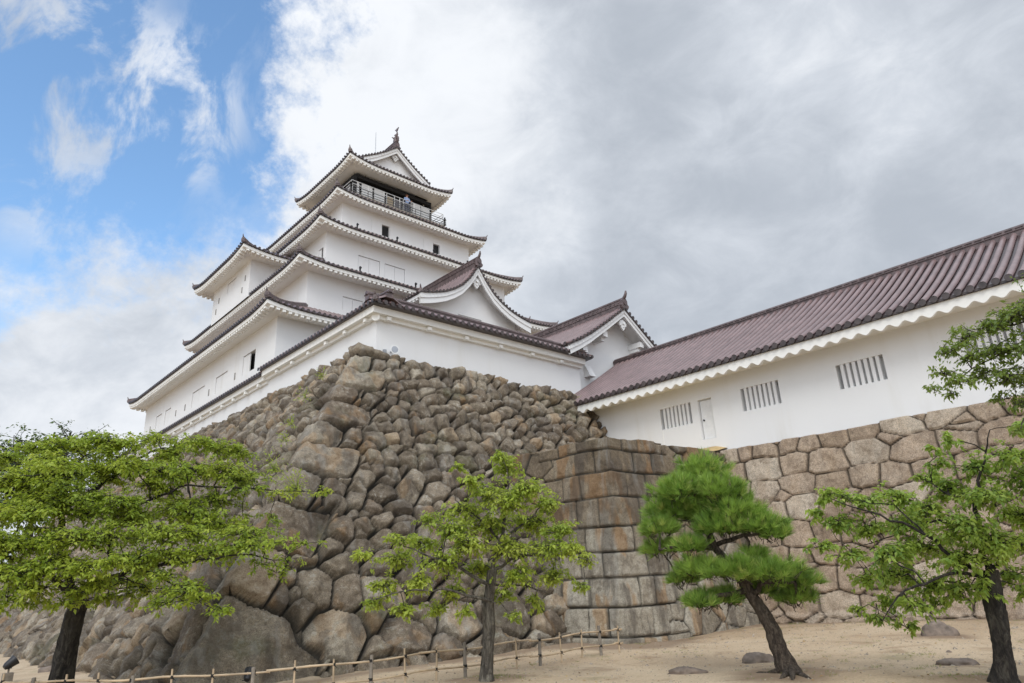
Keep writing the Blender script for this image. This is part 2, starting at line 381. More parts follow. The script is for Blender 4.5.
def stone_wall(name, us, vs, pos, S, asp, style, material, coursed=None, ztop=None, seed=3, flip=False):
    """one sheet of stones. pos(u,v)->base point, outward normal. u=0 may be a corner (wraps)."""
    U, V = np.meshgrid(us, vs, indexing='ij')
    P, Nn = pos(U, V)
    wv = style['warp']; Uw = U+wv*fbm(U*1.1, V*1.1, 0*U, 2, seed); Vw = V+wv*.8*fbm(U*1.1+40, V*1.1, 0*U, 2, seed+5)
    sh = style.get('shear'); Us = Uw+np.where(U > 0, sh[0], -sh[1])*V if sh else Uw
    ids, e = cells(Us, Vw, S, asp, style.get('wk', .22))
    r_ = np.random.default_rng(seed); n = int(ids.max())+1+4000
    if coursed is not None:
        r0_ = coursed(U, V); ci, ce = r0_[0], r0_[1]; m = ci >= 0
        if len(r0_) > 2: e = np.minimum(e, r0_[2])
        # border between coursed and free stones
        ids = np.where(m, ci+len(S[0]), ids); e = np.where(m, ce, e)
        pad = np.zeros_like(e) ; 
    A = r_.random(n); G = r_.normal(0, style['tilt'], (n, 2)); O = r_.uniform(-1, 1, n)*style['off']
    # centroid by id
    cnt = np.bincount(ids.ravel(), minlength=n)+1e-9
    cu = np.bincount(ids.ravel(), U.ravel(), n)/cnt; cv = np.bincount(ids.ravel(), V.ravel(), n)/cnt
    du, dv = U-cu[ids], V-cv[ids]
    emax = np.zeros(n); np.maximum.at(emax, ids.ravel(), e.ravel())
    Rr = np.minimum(emax[ids]*style['rr'], style['rmax'])+1e-6
    g0 = r_.uniform(style['g0'][0], style['g0'][1], n)*np.minimum(1, emax/.25); e = np.maximum(e-g0[ids], 0)
    q = np.clip(e/Rr, 0, 1)
    dome = (1-(1-q)**style['pw'])**(1/style['pw2'])
    H = np.minimum(style['H'], emax[ids]*style.get('hk', .9))
    tilt = np.clip(G[ids, 0]*du+G[ids, 1]*dv, -.18, .18)
    # chiselled facets: min of random planes
    fac = 0
    if style['facet']:
        fac = np.full(U.shape, 9.0)
        for k in range(5):
            an = r_.uniform(0, 2*math.pi, n); sl_ = r_.uniform(.15, .75, n)*style['facet']; c0 = r_.uniform(.0, .12, n)
            fac = np.minimum(fac, c0[ids]-(np.cos(an)[ids]*du+np.sin(an)[ids]*dv)*sl_[ids])
        fac = np.clip(fac, -.3, .15)
    if style.get('shear'): cw = np.clip((np.abs(U)-.05)/1.1, 0, 1); cq = np.clip(1.6-np.abs(U), 0, 1)*m; fac = fac*(1-cq*(1-cw)*.95); tilt = tilt*(1-cq*(1-cw)*.95)
    x, y, z = P[..., 0], P[..., 1], P[..., 2]
    nz = style['n1']*fbm(x*2.3, y*2.3, z*2.3, 3, seed+20)+style['n2']*fbm(x*8, y*8, z*8, 2, seed+30)
    Lf = 1+style.get('left', 0)*np.clip(-U/2, 0, 1)
    h = H*Lf*dome+(O[ids]+tilt+fac+nz)*np.clip(q*1.2, 0, 1)-style['gap']*(1-np.clip(e/style.get('gw', .03), 0, 1))
    P = P+Nn*h[..., None]
    P[..., 2] += 0
    if ztop is not None:
        near = np.clip((V-(vs[-1]-.5))/.5, 0, 1)
        P[..., 2] += near*ztop(U)+near**2*(A[ids]-.5)*style['ragged']*np.clip(q*2, 0, 1)
    # top ledge going inward
    inw = np.stack([-Nn[:, -1, 0], -Nn[:, -1, 1], 0*Nn[:, -1, 0]], 1); inw /= np.linalg.norm(inw, axis=1)[:, None]*1.0
    c = 1.0/np.maximum(np.abs(inw).max(1), .3)
    l1 = P[:, -1]+inw*.35*c[:, None]+np.array([0, 0, .03]); l2 = P[:, -1]+inw*1.7*c[:, None]; l2[:, 2] = P[:, -1, 2].min()-.05
    P = np.concatenate([P, l1[:, None], l2[:, None]], 1)
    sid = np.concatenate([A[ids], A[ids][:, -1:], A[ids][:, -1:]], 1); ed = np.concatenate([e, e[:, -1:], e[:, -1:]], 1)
    nu, nv = P.shape[:2]
    I = np.arange(nu*nv).reshape(nu, nv)
    F = np.stack([I[:-1, :-1], I[1:, :-1], I[1:, 1:], I[:-1, 1:]], -1).reshape(-1, 4)
    if flip: F = F[:, ::-1]
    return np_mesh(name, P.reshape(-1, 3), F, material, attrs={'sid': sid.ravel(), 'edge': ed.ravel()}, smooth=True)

RUB = dict(warp=.12, tilt=.12, off=.06, rr=.6, rmax=.075, pw=2.0, pw2=2.0, H=.16, hk=.8, facet=.62, n1=.05, n2=.034, gap=.24, ragged=.12, wk=.26, left=.1, shear=(.73, .63), g0=(.004, .035), gw=.045)
ASH = dict(warp=.05, tilt=.02, off=.015, rr=.4, rmax=.028, pw=2.0, pw2=2.0, H=.032, facet=.07, n1=.02, n2=.014, gap=.06, ragged=.12, g0=(.003, .010), gw=.045)
FIT = dict(warp=.06, tilt=.03, off=.025, rr=.4, rmax=.035, pw=2.0, pw2=2.0, H=.05, facet=.14, n1=.022, n2=.012, gap=.05, ragged=.06, g0=(.006, .02), gw=.05, wk=.28)

def spaced(a, b, f):
    o = [a]
    while (o[-1] < b): o.append(o[-1]+f(o[-1]))
    return np.array(o)

# --- keep base: corner foot (4.45, 13.9), left face leans .73, right face .63 per metre
def keep_pos(U, V):
    z = V; xc = 4.45+.73*z; yc = 13.9+.63*z
    P = np.stack([xc+np.maximum(U, 0), yc+np.maximum(-U, 0), z], -1)
    nR = np.array([0, -1, .63]); nR = nR/np.linalg.norm(nR); nL = np.array([-1, 0, .73]); nL = nL/np.linalg.norm(nL)
    a = np.clip(.5+U/.07, 0, 1)[..., None]
    n = nL*(1-a)+nR*a; n = n/np.linalg.norm(n, axis=-1, keepdims=True)*(1+.25*(1-np.abs(2*a-1)))
    return P, n
us = np.concatenate([-spaced(.05, 46, lambda t: .05+.0055*max(0, t-6))[::-1], spaced(0, 21.5, lambda t: .042)])
vs = np.arange(-.35, 9.16, .042)
QR = [(2.05, .35, 2.75), (1.1, 1.1, .9), (.95, .6, 1.5), (.85, 1.3, .8), (.85, .6, 1.5), (.75, 1.2, .7), (.8, .5, 1.4), (.7, 1.1, .65), (.75, .5, 1.3), (.65, 1.0, .6), (.7, .45, 1.2), (.7, .9, .8)]
big = [
       (3.3, .7, 1.3), (5.0, .55, 1.2), (6.6, .7, 1.1), (8.4, .8, 1.35), (-1.6, .9, 1.5), (-2.2, 2.4, 1.2), (2.6, 2.6, 1.3)]
def rkeep(u, v):
    t = min(1, max(0, v/9)); r = .76-.36*t
    if u > 22: r = 1.5
    if u < -1: r *= 1.0
    return r
S = poisson(-52.5, 28.5, -.8, 9.6, rkeep, big, 19000, 1.4, 5)
S2 = poisson(-52.5, 28.5, -.8, 9.6, lambda u, v: .34, [tuple(x) for x in np.stack([S[0], S[1], S[2]*.92], 1)], 9000, 1.45, 6); S = (S2[0], S2[1], np.concatenate([S[2], S2[2][len(S[2]):]*.8]))
def ktop(U): return .06+.16*np.exp(-(U/1.1)**2)
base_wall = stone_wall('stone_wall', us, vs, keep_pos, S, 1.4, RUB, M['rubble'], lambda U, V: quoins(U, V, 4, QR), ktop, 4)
tag(base_wall, 'tall battered wall of rough dark boulders carrying the white keep', 'stone wall')

# --- bastion of squared blocks in the angle
def bas_pos(U, V):
    z = V; t = .155*z
    P = np.stack([14.6+t+np.maximum(U, 0), 11.95+t*.95+np.maximum(-U, 0), z], -1)
    a = np.clip(.5+U/.2, 0, 1)[..., None]
    nR = np.array([0, -1, .15]); nR /= np.linalg.norm(nR); nL = np.array([-1, 0, .155]); nL /= np.linalg.norm(nL)
    n = nL*(1-a)+nR*a; n = n/np.linalg.norm(n, axis=-1, keepdims=True)*(1+.3*(1-np.abs(2*a-1)))
    return P, n
us = np.concatenate([-spaced(.04, 6.2, lambda t: .045)[::-1], spaced(0, 8.2, lambda t: .04)]); vs = np.arange(-.3, 5.52, .04)
S = poisson(-6.8, 8.8, -.8, 6.2, lambda u, v: .66, (), 6000, 1.35, 15)
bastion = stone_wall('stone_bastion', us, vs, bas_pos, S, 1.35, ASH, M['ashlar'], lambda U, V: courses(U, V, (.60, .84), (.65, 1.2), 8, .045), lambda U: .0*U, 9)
tag(bastion, 'squared grey block bastion with orange lichen jutting out behind the pine', 'stone wall')

# --- pale fitted wall under the long corridor
def ret_pos(U, V):
    P = np.stack([21.45+.07*V-.14*np.clip((.30+.05*np.sin(U*1.7)-V)/.06, 0, 1), 13.4-U, V], -1)
    n = np.array([-1, 0, .07]); n = n/np.linalg.norm(n)
    return P, np.broadcast_to(n, P.shape)
us = np.arange(0, 24.0, .045); vs = np.arange(-.3, 5.56, .045)
_r = np.random.default_rng(25); rows_ = []; v_ = -.45
while v_ < 6.3:
    hgt = _r.uniform(.55, .85); u_ = _r.uniform(-1.2, -.4)
    while u_ < 25:
        w_ = hgt*_r.uniform(.75, 1.9); rows_.append((u_+w_/2, v_+hgt/2+_r.normal(0, .05), (w_+hgt)*.5)); u_ += w_
        if _r.random() < .33: rows_.append((u_+.02, v_+_r.choice([.08, hgt-.06]), .22)); u_ += .12
    v_ += hgt
S = tuple(np.array(rows_).T)
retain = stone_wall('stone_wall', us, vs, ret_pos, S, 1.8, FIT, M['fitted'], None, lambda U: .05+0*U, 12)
tag(retain, 'pale tan wall of closely fitted stones below the long tiled corridor', 'stone wall')

# ------------------------------------------------------------------ ground
MOUND = [(8.3, 10.0, .07, .55), (11.2, 6.0, .05, .75), (11.6, 3.3, .07, .6), (2.95, 15.2, .08, .7), (17.6, 5.75, .05, .5), (14.6, 11.7, .05, 1.0)]
def gz(x, y):
    x = np.asarray(x, float); y = np.asarray(y, float)
    return .05*fbm(x*.25, y*.25, 0*x, 3, 77)+.015*fbm(x*1.3, y*1.3, 0*x, 2, 78)-.03+.16*np.clip((x-15)/6, 0, 1)*np.clip((11-y)/5, 0, 1)+sum(h_*np.exp(-((x-a_)**2+(y-b_)**2)/s_**2) for a_, b_, h_, s_ in MOUND)
gx = np.concatenate([[-900, -300, -100, -40], np.arange(-10, 24.01, .2), [40, 100, 300, 900]])
gy = np.concatenate([[-900, -300, -100, -40], np.arange(-14, 24.01, .2), np.arange(25, 62, 1.0), [100, 300, 900]])
GX, GY = np.meshgrid(gx, gy, indexing='ij'); GZ = gz(GX, GY); far = (np.abs(GX) > 60) | (np.abs(GY) > 80); GZ[far] = 0
I = np.arange(GX.size).reshape(GX.shape)
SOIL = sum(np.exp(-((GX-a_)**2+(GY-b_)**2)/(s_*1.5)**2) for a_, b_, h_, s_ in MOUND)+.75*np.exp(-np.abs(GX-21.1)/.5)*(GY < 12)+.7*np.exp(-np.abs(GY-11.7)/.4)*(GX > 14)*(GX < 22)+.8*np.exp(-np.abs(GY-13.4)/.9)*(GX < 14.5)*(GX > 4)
m_, t_, b_ = mat('sandy_ground')
n1 = noise(t_, .22, 5, .6); n2 = noise(t_, 1.1, 6, .65, dist=.6); n3 = noise(t_, 28, 4, .75)
c_ = ramp(t_, n1, [(.3, (.37, .265, .165)), (.5, (.48, .365, .24)), (.72, (.55, .44, .305))])
c_ = mixc(t_, smooth(n2, .52, .68, 0, .75, tree=t_), c_, (.31, .215, .13))
c_ = mixc(t_, 1.0, c_, ramp(t_, n3, [(.3, (.72, .71, .70)), (.5, (1, 1, 1)), (.7, (1.22, 1.2, 1.18))]), 'MULTIPLY')
c_ = mixc(t_, smooth(noise(t_, .6, 5, .6), .6, .72, 0, .4, tree=t_), c_, (.13, .14, .05))
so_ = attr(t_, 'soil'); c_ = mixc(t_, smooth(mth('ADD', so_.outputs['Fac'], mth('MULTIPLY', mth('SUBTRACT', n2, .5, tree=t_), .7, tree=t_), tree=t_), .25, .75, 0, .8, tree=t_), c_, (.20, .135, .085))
t_.links.new(c_, b_.inputs['Base Color']); b_.inputs['Roughness'].default_value = .95
bump(t_, b_, mth('ADD', n3, n2, tree=t_), .5, .03)
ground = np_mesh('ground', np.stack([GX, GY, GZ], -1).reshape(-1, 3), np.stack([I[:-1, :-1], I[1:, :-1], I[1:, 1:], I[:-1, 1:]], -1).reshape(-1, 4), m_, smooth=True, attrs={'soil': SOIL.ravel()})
tag(ground, kind='structure')
bx, by = np.meshgrid(np.arange(15.7, 22.4, .12), np.arange(12.86, 18.6, .12), indexing='ij')
bz = 5.40+.50*np.clip((bx-19.6)/2.6, 0, 1)**1.3*(1-.5*np.clip((by-14.5)/3, 0, 1))+.03*fbm(bx*1.5, by*1.5, 0*bx, 3, 5)-.12*np.clip((13.25-by)/.4, 0, 1)
I = np.arange(bx.size).reshape(bx.shape)
tag(np_mesh('earth_bank', np.stack([bx, by, bz], -1).reshape(-1, 3), np.stack([I[:-1, :-1], I[1:, :-1], I[1:, 1:], I[:-1, 1:]], -1).reshape(-1, 4), simple('ochre_earth', (.50, .36, .17), .95, var=.3, sc=2, bs=.4), smooth=True), kind='structure')

# ------------------------------------------------------------------ roofs and storeys
PL, PO, TI, TE, TV = M['plaster'], M['plaster_old'], M['tile'], M['tile_edge'], M['valley_shade']
def sides(x0, x1, y0, y1):
    """(origin, s-dir, t-dir inward, length, name)"""
    V = Vector
    return [(V((x0, y0, 0)), V((1, 0, 0)), V((0, 1, 0)), x1-x0, 'S'), (V((x0, y0, 0)), V((0, 1, 0)), V((1, 0, 0)), y1-y0, 'W'),
            (V((x0, y1, 0)), V((1, 0, 0)), V((0, -1, 0)), x1-x0, 'N'), (V((x1, y0, 0)), V((0, 1, 0)), V((-1, 0, 0)), y1-y0, 'E')]

def ornament(mb, p, d, s=1.0):
    """ogre-tile end plate with an upturned horn; p base centre, d outward horizontal direction"""
    p = Vector(p); d = Vector((d[0], d[1], 0)).normalized(); w = Vector((-d.y, d.x, 0)); u = Vector((0, 0, 1))
    pts = [(-.20, -.05), (.20, -.05), (.26, .08), (.17, .16), (.17, .30), (.10, .40), (0, .46), (-.10, .40), (-.17, .30), (-.17, .16), (-.26, .08)]
    mb.prism([p+w*a*s+u*b*s-d*.05*s for a, b in pts], d*.12*s)
    mb.disc(p+u*.18*s+d*.06*s, d, .09*s, .04*s, 8)
    mb.tube([p+u*.38*s-d*.02*s, p+u*.50*s+d*.10*s, p+u*.62*s+d*.16*s, p+u*.74*s+d*.17*s], [.085*s, .075*s, .06*s, .035*s], 6)

def skirt(root, ext, ze, D, slope, lift=.28, over=1.1, only='SWNE', skip=None, ridge_s=1.0, pitch=.30, name='roof'):
    """hipped pent roof round a storey: tiles, ribs, plastered eave with rafter ends, hip ridges"""
    x0, x1, y0, y1 = ext
    def zz(s, t, L, c=True):
        a = min(s, L-s); lf = lift*max(0, 1-a/2.6)**2*max(0, 1-t/D)
        q = t/D
        return ze+slope*D*(.86*q+.14*q*q)+lf
    tl = MB(); ev = MB()
    for o, sd_, td, L, nm in sides(x0, x1, y0, y1):
        if nm not in only: continue
        def pt(s, t, dz=0): return o+sd_*s+td*t+Vector((0, 0, zz(s, max(t, 0), L)+dz))
        nq = 40; Q = [.5-.5*math.cos(math.pi*i/nq) for i in range(nq+1)]
        rows = []
        for j in range(5):
            t = D*j/4; rows.append([pt(t+q*(L-2*t), t) for q in Q])
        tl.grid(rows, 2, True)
        tl.grid([[pt(q*L, 0) for q in Q], [pt(q*L, 0, -.075) for q in Q]], 1)
        tl.grid([[pt(q*L, 0, -.075) for q in Q], [pt(q*L+(-.3 if q > .5 else .3)*0, .25, -.10) for q in Q]], 1)
        n = int(L/pitch); p0 = (L-n*pitch)/2
        for k in range(n+1):
            s = p0+k*pitch
            if skip and nm == skip[0] and skip[1] < s < skip[2]: continue
            tm = min(D, s-.1, L-s-.1)
            if tm < .15: continue
            path = [pt(s, tm*j/4-(.03 if j == 0 else 0), .012) for j in range(5)]
            tl.tube(path, .078, 6, 0, caps=False, half=True)
            e0 = pt(s, 0, 0)-td*.05; tl.disc(e0+Vector((0, 0, .012)), -td, .088, .03, 8, 1)
        # white plaster eave
        e_ = .05
        A = [q*L for q in Q]
        def pe(s, t, z):  # follow lift, fading inward; mitre at the corners
            s2 = min(max(s, t), L-t); a = min(s2, L-s2); lf = lift*max(0, 1-a/2.6)**2*max(0, 1-t/over)
            return o+sd_*s2+td*t+Vector((0, 0, ze+lf+z))
        ev.grid([[pe(s, e_, -.075) for s in A], [pe(s, e_, -.27) for s in A]], 0)
        ev.grid([[pe(s, e_, -.27) for s in A], [pe(s, e_+.16, -.28) for s in A]], 0)
        ev.grid([[pe(s, e_+.16, -.28) for s in A], [pe(s, over+.15, -.20) for s in A]], 0)
        n = int(L/.32); p0 = (L-n*.32)/2
        for k in range(n+1):
            s = p0+k*.32
            if s < .12 or L-s < .12: continue
            tin = min(over+.1, s+.02, L-s+.02)
            if tin < .2: continue
            a_ = pe(s, .07, -.33); b_ = pe(s, min(tin, .42), -.32)
            ev.beam(a_, b_, .17, .13)
    r = tl.build(name, [TI, TE, TV], None); e = ev.build('eave', [PO], None)
    under(r, root); under(e, root)
    # hip ridges
    for cx_, cy_, dx, dy, fl in ((x0, y0, 1, 1, 'SW'), (x1, y0, -1, 1, 'SE'), (x0, y1, 1, -1, 'NW'), (x1, y1, -1, -1, 'NE')):
        if not (fl[0] in only or fl[1] in only): continue
        mb = MB(); P = []
        for j in range(9):
            t = D*j/8; P.append(Vector((cx_+dx*t, cy_+dy*t, zz(t, t, x1-x0)+.05)))
        P[0] = P[0]-Vector((dx*.02, dy*.02, -.04))
        for j in range(8): mb.beam(P[j], P[j+1], .26*ridge_s, .22*ridge_s)
        mb.tube([p+Vector((0, 0, .14*ridge_s)) for p in P], .085*ridge_s, 8)
        ornament(mb, P[0]+Vector((0, 0, .0)), (-dx, -dy), .50*ridge_s)
        h = mb.build('hip_ridge', [M['ridge']], None); h.parent = r; h.location = (0, 0, 0)
    return r

def wall_face(mb, o, d, n, L, z0, z1, holes=(), m=0, mback=1):
    """vertical wall with recessed openings; holes (s0,s1,za,zb,depth,backslot)"""
    o = Vector(o); d = Vector(d); n = Vector(n)
    xs = sorted({0, L, *[h[0] for h in holes], *[h[1] for h in holes]}); zs = sorted({z0, z1, *[h[2] for h in holes], *[h[3] for h in holes]})
    P = lambda s, z, k=0: o+d*s+Vector((0, 0, z))-n*k
    for i in range(len(xs)-1):
        for j in range(len(zs)-1):
            sm, zm = (xs[i]+xs[i+1])/2, (zs[j]+zs[j+1])/2
            if any(h[0] < sm < h[1] and h[2] < zm < h[3] for h in holes): continue
            mb.quad(P(xs[i], zs[j]), P(xs[i+1], zs[j]), P(xs[i+1], zs[j+1]), P(xs[i], zs[j+1]), m)
    for a, b, za, zb, k, ms in holes:
        mb.quad(P(a, za), P(a, zb), P(a, zb, k), P(a, za, k), m); mb.quad(P(b, za), P(b, zb), P(b, zb, k), P(b, za, k), m)
        mb.quad(P(a, za), P(b, za), P(b, za, k), P(a, za, k), m); mb.quad(P(a, zb), P(b, zb), P(b, zb, k), P(a, zb, k), m)
        mb.quad(P(a, za, k), P(b, za, k), P(b, zb, k), P(a, zb, k), ms)

def storey(root, x0, x1, y0, y1, z0, z1, hs=(), hw=(), name='wall'):
    mb = MB()
    wall_face(mb, (x0, y0, 0), (1, 0, 0), (0, -1, 0), x1-x0, z0, z1, [(a-x0, b-x0, c, d, k, ms) for a, b, c, d, k, ms in hs])
    wall_face(mb, (x0, y0, 0), (0, 1, 0), (-1, 0, 0), y1-y0, z0, z1, [(a-y0, b-y0, c, d, k, ms) for a, b, c, d, k, ms in hw])
    mb.quad((x1, y0, z0), (x1, y1, z0), (x1, y1, z1), (x1, y0, z1)); mb.quad((x0, y1, z0), (x1, y1, z0), (x1, y1, z1), (x0, y1, z1))
    return under(mb.build(name, [PL, M['black']], None), root)

def window(root, side, plane, a, b, z0, z1, kind):
    """shutter panels / frames set in a recess; side S: plane=y, a..b along x; side W: plane=x, a..b along y"""
    mb = MB()
    def bx(s0, s1, k0, k1, za, zb, m=0):
        if side == 'S': mb.box((s0, plane+k0, za), (s1, plane+k1, zb), m)
        else: mb.box((plane+k0, s0, za), (plane+k1, s1, zb), m)
    if kind == 'closed':     # two plastered shutters
        mid = (a+b)/2
        bx(a+.03, mid-.012, .035, .09, z0+.02, z1-.06); bx(mid+.012, b-.03, .035, .09, z0+.02, z1-.06)
    elif kind == 'open_right':
        mid = a+(b-a)*.58 if side == 'S' else a+(b-a)*.45
        if side == 'S': bx(a+.02, mid, -.035, .05, z0+.02, z1-.03)
        else: bx(mid, b-.02, .03, .08, z0+.02, z1-.05)
    elif kind == 'single': bx(a+.03, b-.03, .04, .09, z0+.02, z1-.06)
    elif kind == 'bars':
        n = 8; p = (b-a)/n
        for k in range(n-1):
            c = a+p*(k+1); bx(c-.052, c+.052, .03, .14, z0, z1)
    w = mb.build('window', [PL], None); return under(w, root)

def gable_roof(root, axis, c, a0, a1, prof, zoff=0, rib=.078, verge=True, pitch=.30, ridge=(.34, .42), eave=True, over=.9, wall_in=1.0, board=.34, back=False, horn=1.0, right=True, left=True, knob=.30, name='roof', zbase=None, white=True):
    """gabled roof. axis 'Y': ridge along Y at x=c from a0 (front) to a1. prof=[(offset,z)...] apex first"""
    def W(a, o, z): return Vector((c+o, a, z)) if axis == 'Y' else Vector((a, c+o, z))
    FW = Vector((0, -1, 0)) if axis == 'Y' else Vector((-1, 0, 0))
    def zf(o):
        o = abs(o)
        for i in range(len(prof)-1):
            if o <= prof[i+1][0]:
                t = (o-prof[i][0])/(prof[i+1][0]-prof[i][0]); return prof[i][1]*(1-t)+prof[i+1][1]*t
        return prof[-1][1]
    half = prof[-1][0]; tl = MB(); wh = MB()
    O = [half*i/14 for i in range(15)]
    sg = ([-1] if left else [])+([1] if right else [])
    for s in sg:
        A = [a0, (a0+a1)/2, a1]
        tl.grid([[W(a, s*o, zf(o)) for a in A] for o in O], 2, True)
        tl.grid([[W(a, s*half, zf(half)) for a in A], [W(a, s*half, zf(half)-.075) for a in A]], 1)
        if white: wh.grid([[W(a, s*o*.985, zf(o)-.10) for a in (a0+.06, a1)] for o in O], 0)
        n = int((a1-a0-.35)/pitch)
        for k in range(n+1):
            a = a0+.32+k*pitch
            if a > a1-.02: break
            tl.tube([W(a, s*(o+(.03 if o == half else 0)), zf(o)+.035) for o in O[::-1]], rib, 7, 0, caps=False, half=True)
            tl.disc(W(a, s*(half+.03), zf(half)+.03), W(0, s, 0)-W(0, 0, 0), rib+.012, .03, 10, 1)
        if eave:
            Z = zf(half)
            wh.grid([[W(a, s*(half-.05), Z-.075) for a in (a0+.05, a1)], [W(a, s*(half-.05), Z-.27) for a in (a0+.05, a1)], [W(a, s*(half-.22), Z-.28) for a in (a0+.05, a1)], [W(a, s*(half-over-.1), Z-.14) for a in (a0+.05, a1)]], 0)
            n = int((a1-a0)/.32)
            for k in range(n): wh.beam(W(a0+.2+k*.32, s*(half-.07), Z-.33), W(a0+.2+k*.32, s*(half-.42), Z-.31), .17, .13)
        if verge:
            # verge tiles: short rolls across the gable edge, and a long roll above them
            d = 0; L_ = 0; pts = []
            fine = [half*i/200 for i in range(201)]; acc = 0; nxt = knob*.5
            for i in range(200):
                p, q = Vector((fine[i], 0, zf(fine[i]))), Vector((fine[i+1], 0, zf(fine[i+1]))); acc += (q-p).length
                if acc >= nxt: pts.append(fine[i]); nxt += knob
            for o in pts:
                tl.tube([W(a0-.07, s*o, zf(o)+.02), W(a0+.26, s*o, zf(o)+.02)], .082, 6, 0, caps=False, half=False)
                tl.disc(W(a0-.07, s*o, zf(o)+.02), FW, .092, .02, 8, 1)
            tl.grid([[W(a, s*o, zf(o)-.075) for a in (a0-.05, a0+.1)] for o in O], 1)
            tl.grid([[W(a0-.05, s*o, zf(o)+dz) for dz in (-.075, .02)] for o in O], 1)
            tl.tube([W(a0+.30, s*o, zf(o)+.06) for o in O], .085, 6, 0)
            # bargeboard, stepped in two
            for (k0, k1, t0, t1) in ((-.075, -.075-board*.45, .0, .14), (-.075-board*.45, -.075-board, .05, .16)):
                rows = []
                for o in O:
                    wsc = 1+.25*(o/half)**2
                    rows.append([W(a0+t0, s*o, zf(o)+k0*1.0), W(a0+t0, s*o, zf(o)+k1*wsc), W(a0+t1, s*o, zf(o)+k1*wsc), W(a0+t1, s*o, zf(o)+k0)])
                wh.grid(rows, 0)
    r = tl.build(name, [TI, TE, TV], None); under(r, root)
    if wh.v: e = wh.build('bargeboard', [PO if not verge else PL], None); e.parent = r; e.location = (0, 0, 0)
    # main ridge: stacked courses with a roll on top
    mb = MB(); z0 = prof[0][1]; w, h = ridge
    def bx(a, b, o0, o1, za, zb):
        p, q = W(a, o0, za), W(b, o1, zb); mb.box(tuple(map(min, p, q)), tuple(map(max, p, q)))
    bx(a0+.06, a1, -w/2, w/2, z0-.15, z0+h*.35); bx(a0+.04, a1, -w*.6, w*.6, z0+h*.35, z0+h*.43); bx(a0+.06, a1, -w*.42, w*.42, z0+h*.43, z0+h*.78); bx(a0+.04, a1, -w*.5, w*.5, z0+h*.78, z0+h*.86)
    mb.tube([W(a0-.02, 0, z0+h*.9), W(a1, 0, z0+h*.9)], w*.30, 10)
    k = a0+.2
    while k < a1:
        for s in (-1, 1): mb.disc(W(k, s*w*.42, z0+h*.60), W(0, s, 0)-W(0, 0, 0), .05, .03, 6)
        k += .30
    rr = mb.build('ridge', [M['ridge']], None); rr.parent = r; rr.location = (0, 0, 0)
    if horn:
        mb = MB(); ornament(mb, W(a0-.02, 0, z0+.02), FW, horn*1.25)
        if back: ornament(mb, W(a1+.02, 0, z0+.02), -FW, horn*1.25)
        oo = mb.build('ridge_ornament', [M['ridge']], None); oo.parent = r; oo.location = (0, 0, 0)
    return r, zf

def gable_wall(root, axis, c, a, zf, half, zb, drop=.10, name='gable'):
    mb = MB(); O = [-half+2*half*i/28 for i in range(29)]
    W = (lambda o, z: (c+o, a, z)) if axis == 'Y' else (lambda o, z: (a, c+o, z))
    mb.grid([[W(o, zb), W(o, max(zb, zf(o)-drop))] for o in O])
    return under(mb.build(name, [PL], None), root)

def pendant(root, p, s=1.0):
    """carved plaster pendant under a gable apex, facing -Y"""
    p = Vector(p); mb = MB()
    pts = [(0, .25), (.20, .18), (.34, .0), (.30, -.16), (.18, -.16), (.16, -.28), (.08, -.38), (0, -.46), (-.08, -.38), (-.16, -.28), (-.18, -.16), (-.30, -.16), (-.34, 0), (-.20, .18)]
    mb.prism([p+Vector((a*s, 0, b*s)) for a, b in pts], (0, .10*s, 0))
    mb.disc(p+Vector((0, -.05*s, 0)), (0, -1, 0), .09*s, .05*s, 8); mb.disc(p+Vector((0, 0, -.2*s)), (0, -1, 0), .06*s, .05*s, 8)
    return under(mb.build('gable_pendant', [PL], None), root)

# =================================================================== castle keep
CX, CY = 25.0, 42.7
keep = empty('castle_keep', (CX, 31.5, 9.1)); tag(keep, 'white five-tiered castle keep with brown tiled roofs above the boulder base', 'castle')
def ext(x0, y0): return (x0, 2*CX-x0, y0, 2*CY-y0)
BK = 1
# storey 1
w1 = [(34.0, 35.66, 12.70, 13.80), (37.9, 39.68, 12.60, 13.60), (41.55, 43.7, 12.60, 13.62), (47.9, 49.1, 12.6, 13.6), (49.85, 51.1, 12.6, 13.6)]
storey(keep, 13.07, 36.93, 31.49, 53.9, 8.9, 15.1, (), [(a, b, z0, z1, (.25 if i == 0 else .10), (1 if i == 0 else 0)) for i, (a, b, z0, z1) in enumerate(w1)])
for i, (a, b, z0, z1) in enumerate(w1): window(keep, 'W', 13.07, a, b, z0, z1, 'open_right' if i == 0 else 'closed')
skirt(keep, ext(12.04, 30.46), 15.03, 4.0, .50, .27, 1.05)
# storey 2
h2 = [(18.05, 19.4, 17.25, 18.12, .1, 0)]
storey(keep, 15.77, 34.23, 34.12, 51.3, 15.5, 19.42, h2)
window(keep, 'S', 34.12, 18.05, 19.4, 17.25, 18.12, 'closed')
skirt(keep, ext(14.65, 33.0), 19.36, 3.0, .55, .27, 1.12, skip=('W', 6.9, 13.5))
# storey 3
h3 = [(19.82, 21.44, 20.95, 22.0, .1, 0), (21.8, 23.4, 20.95, 21.97, .1, 0)]
storey(keep, 17.54, 32.46, 35.6, 49.8, 19.6, 23.25, h3, [(35.95, 36.6, 21.15, 22.0, .3, 1)])
for a, b, z0, z1, *_ in h3: window(keep, 'S', 35.6, a, b, z0, z1, 'closed')
window(keep, 'W', 17.54, 35.95, 36.6, 21.15, 22.0, 'open_right')
skirt(keep, ext(16.54, 34.6), 23.2, 3.0, .56, .27, 1.0)
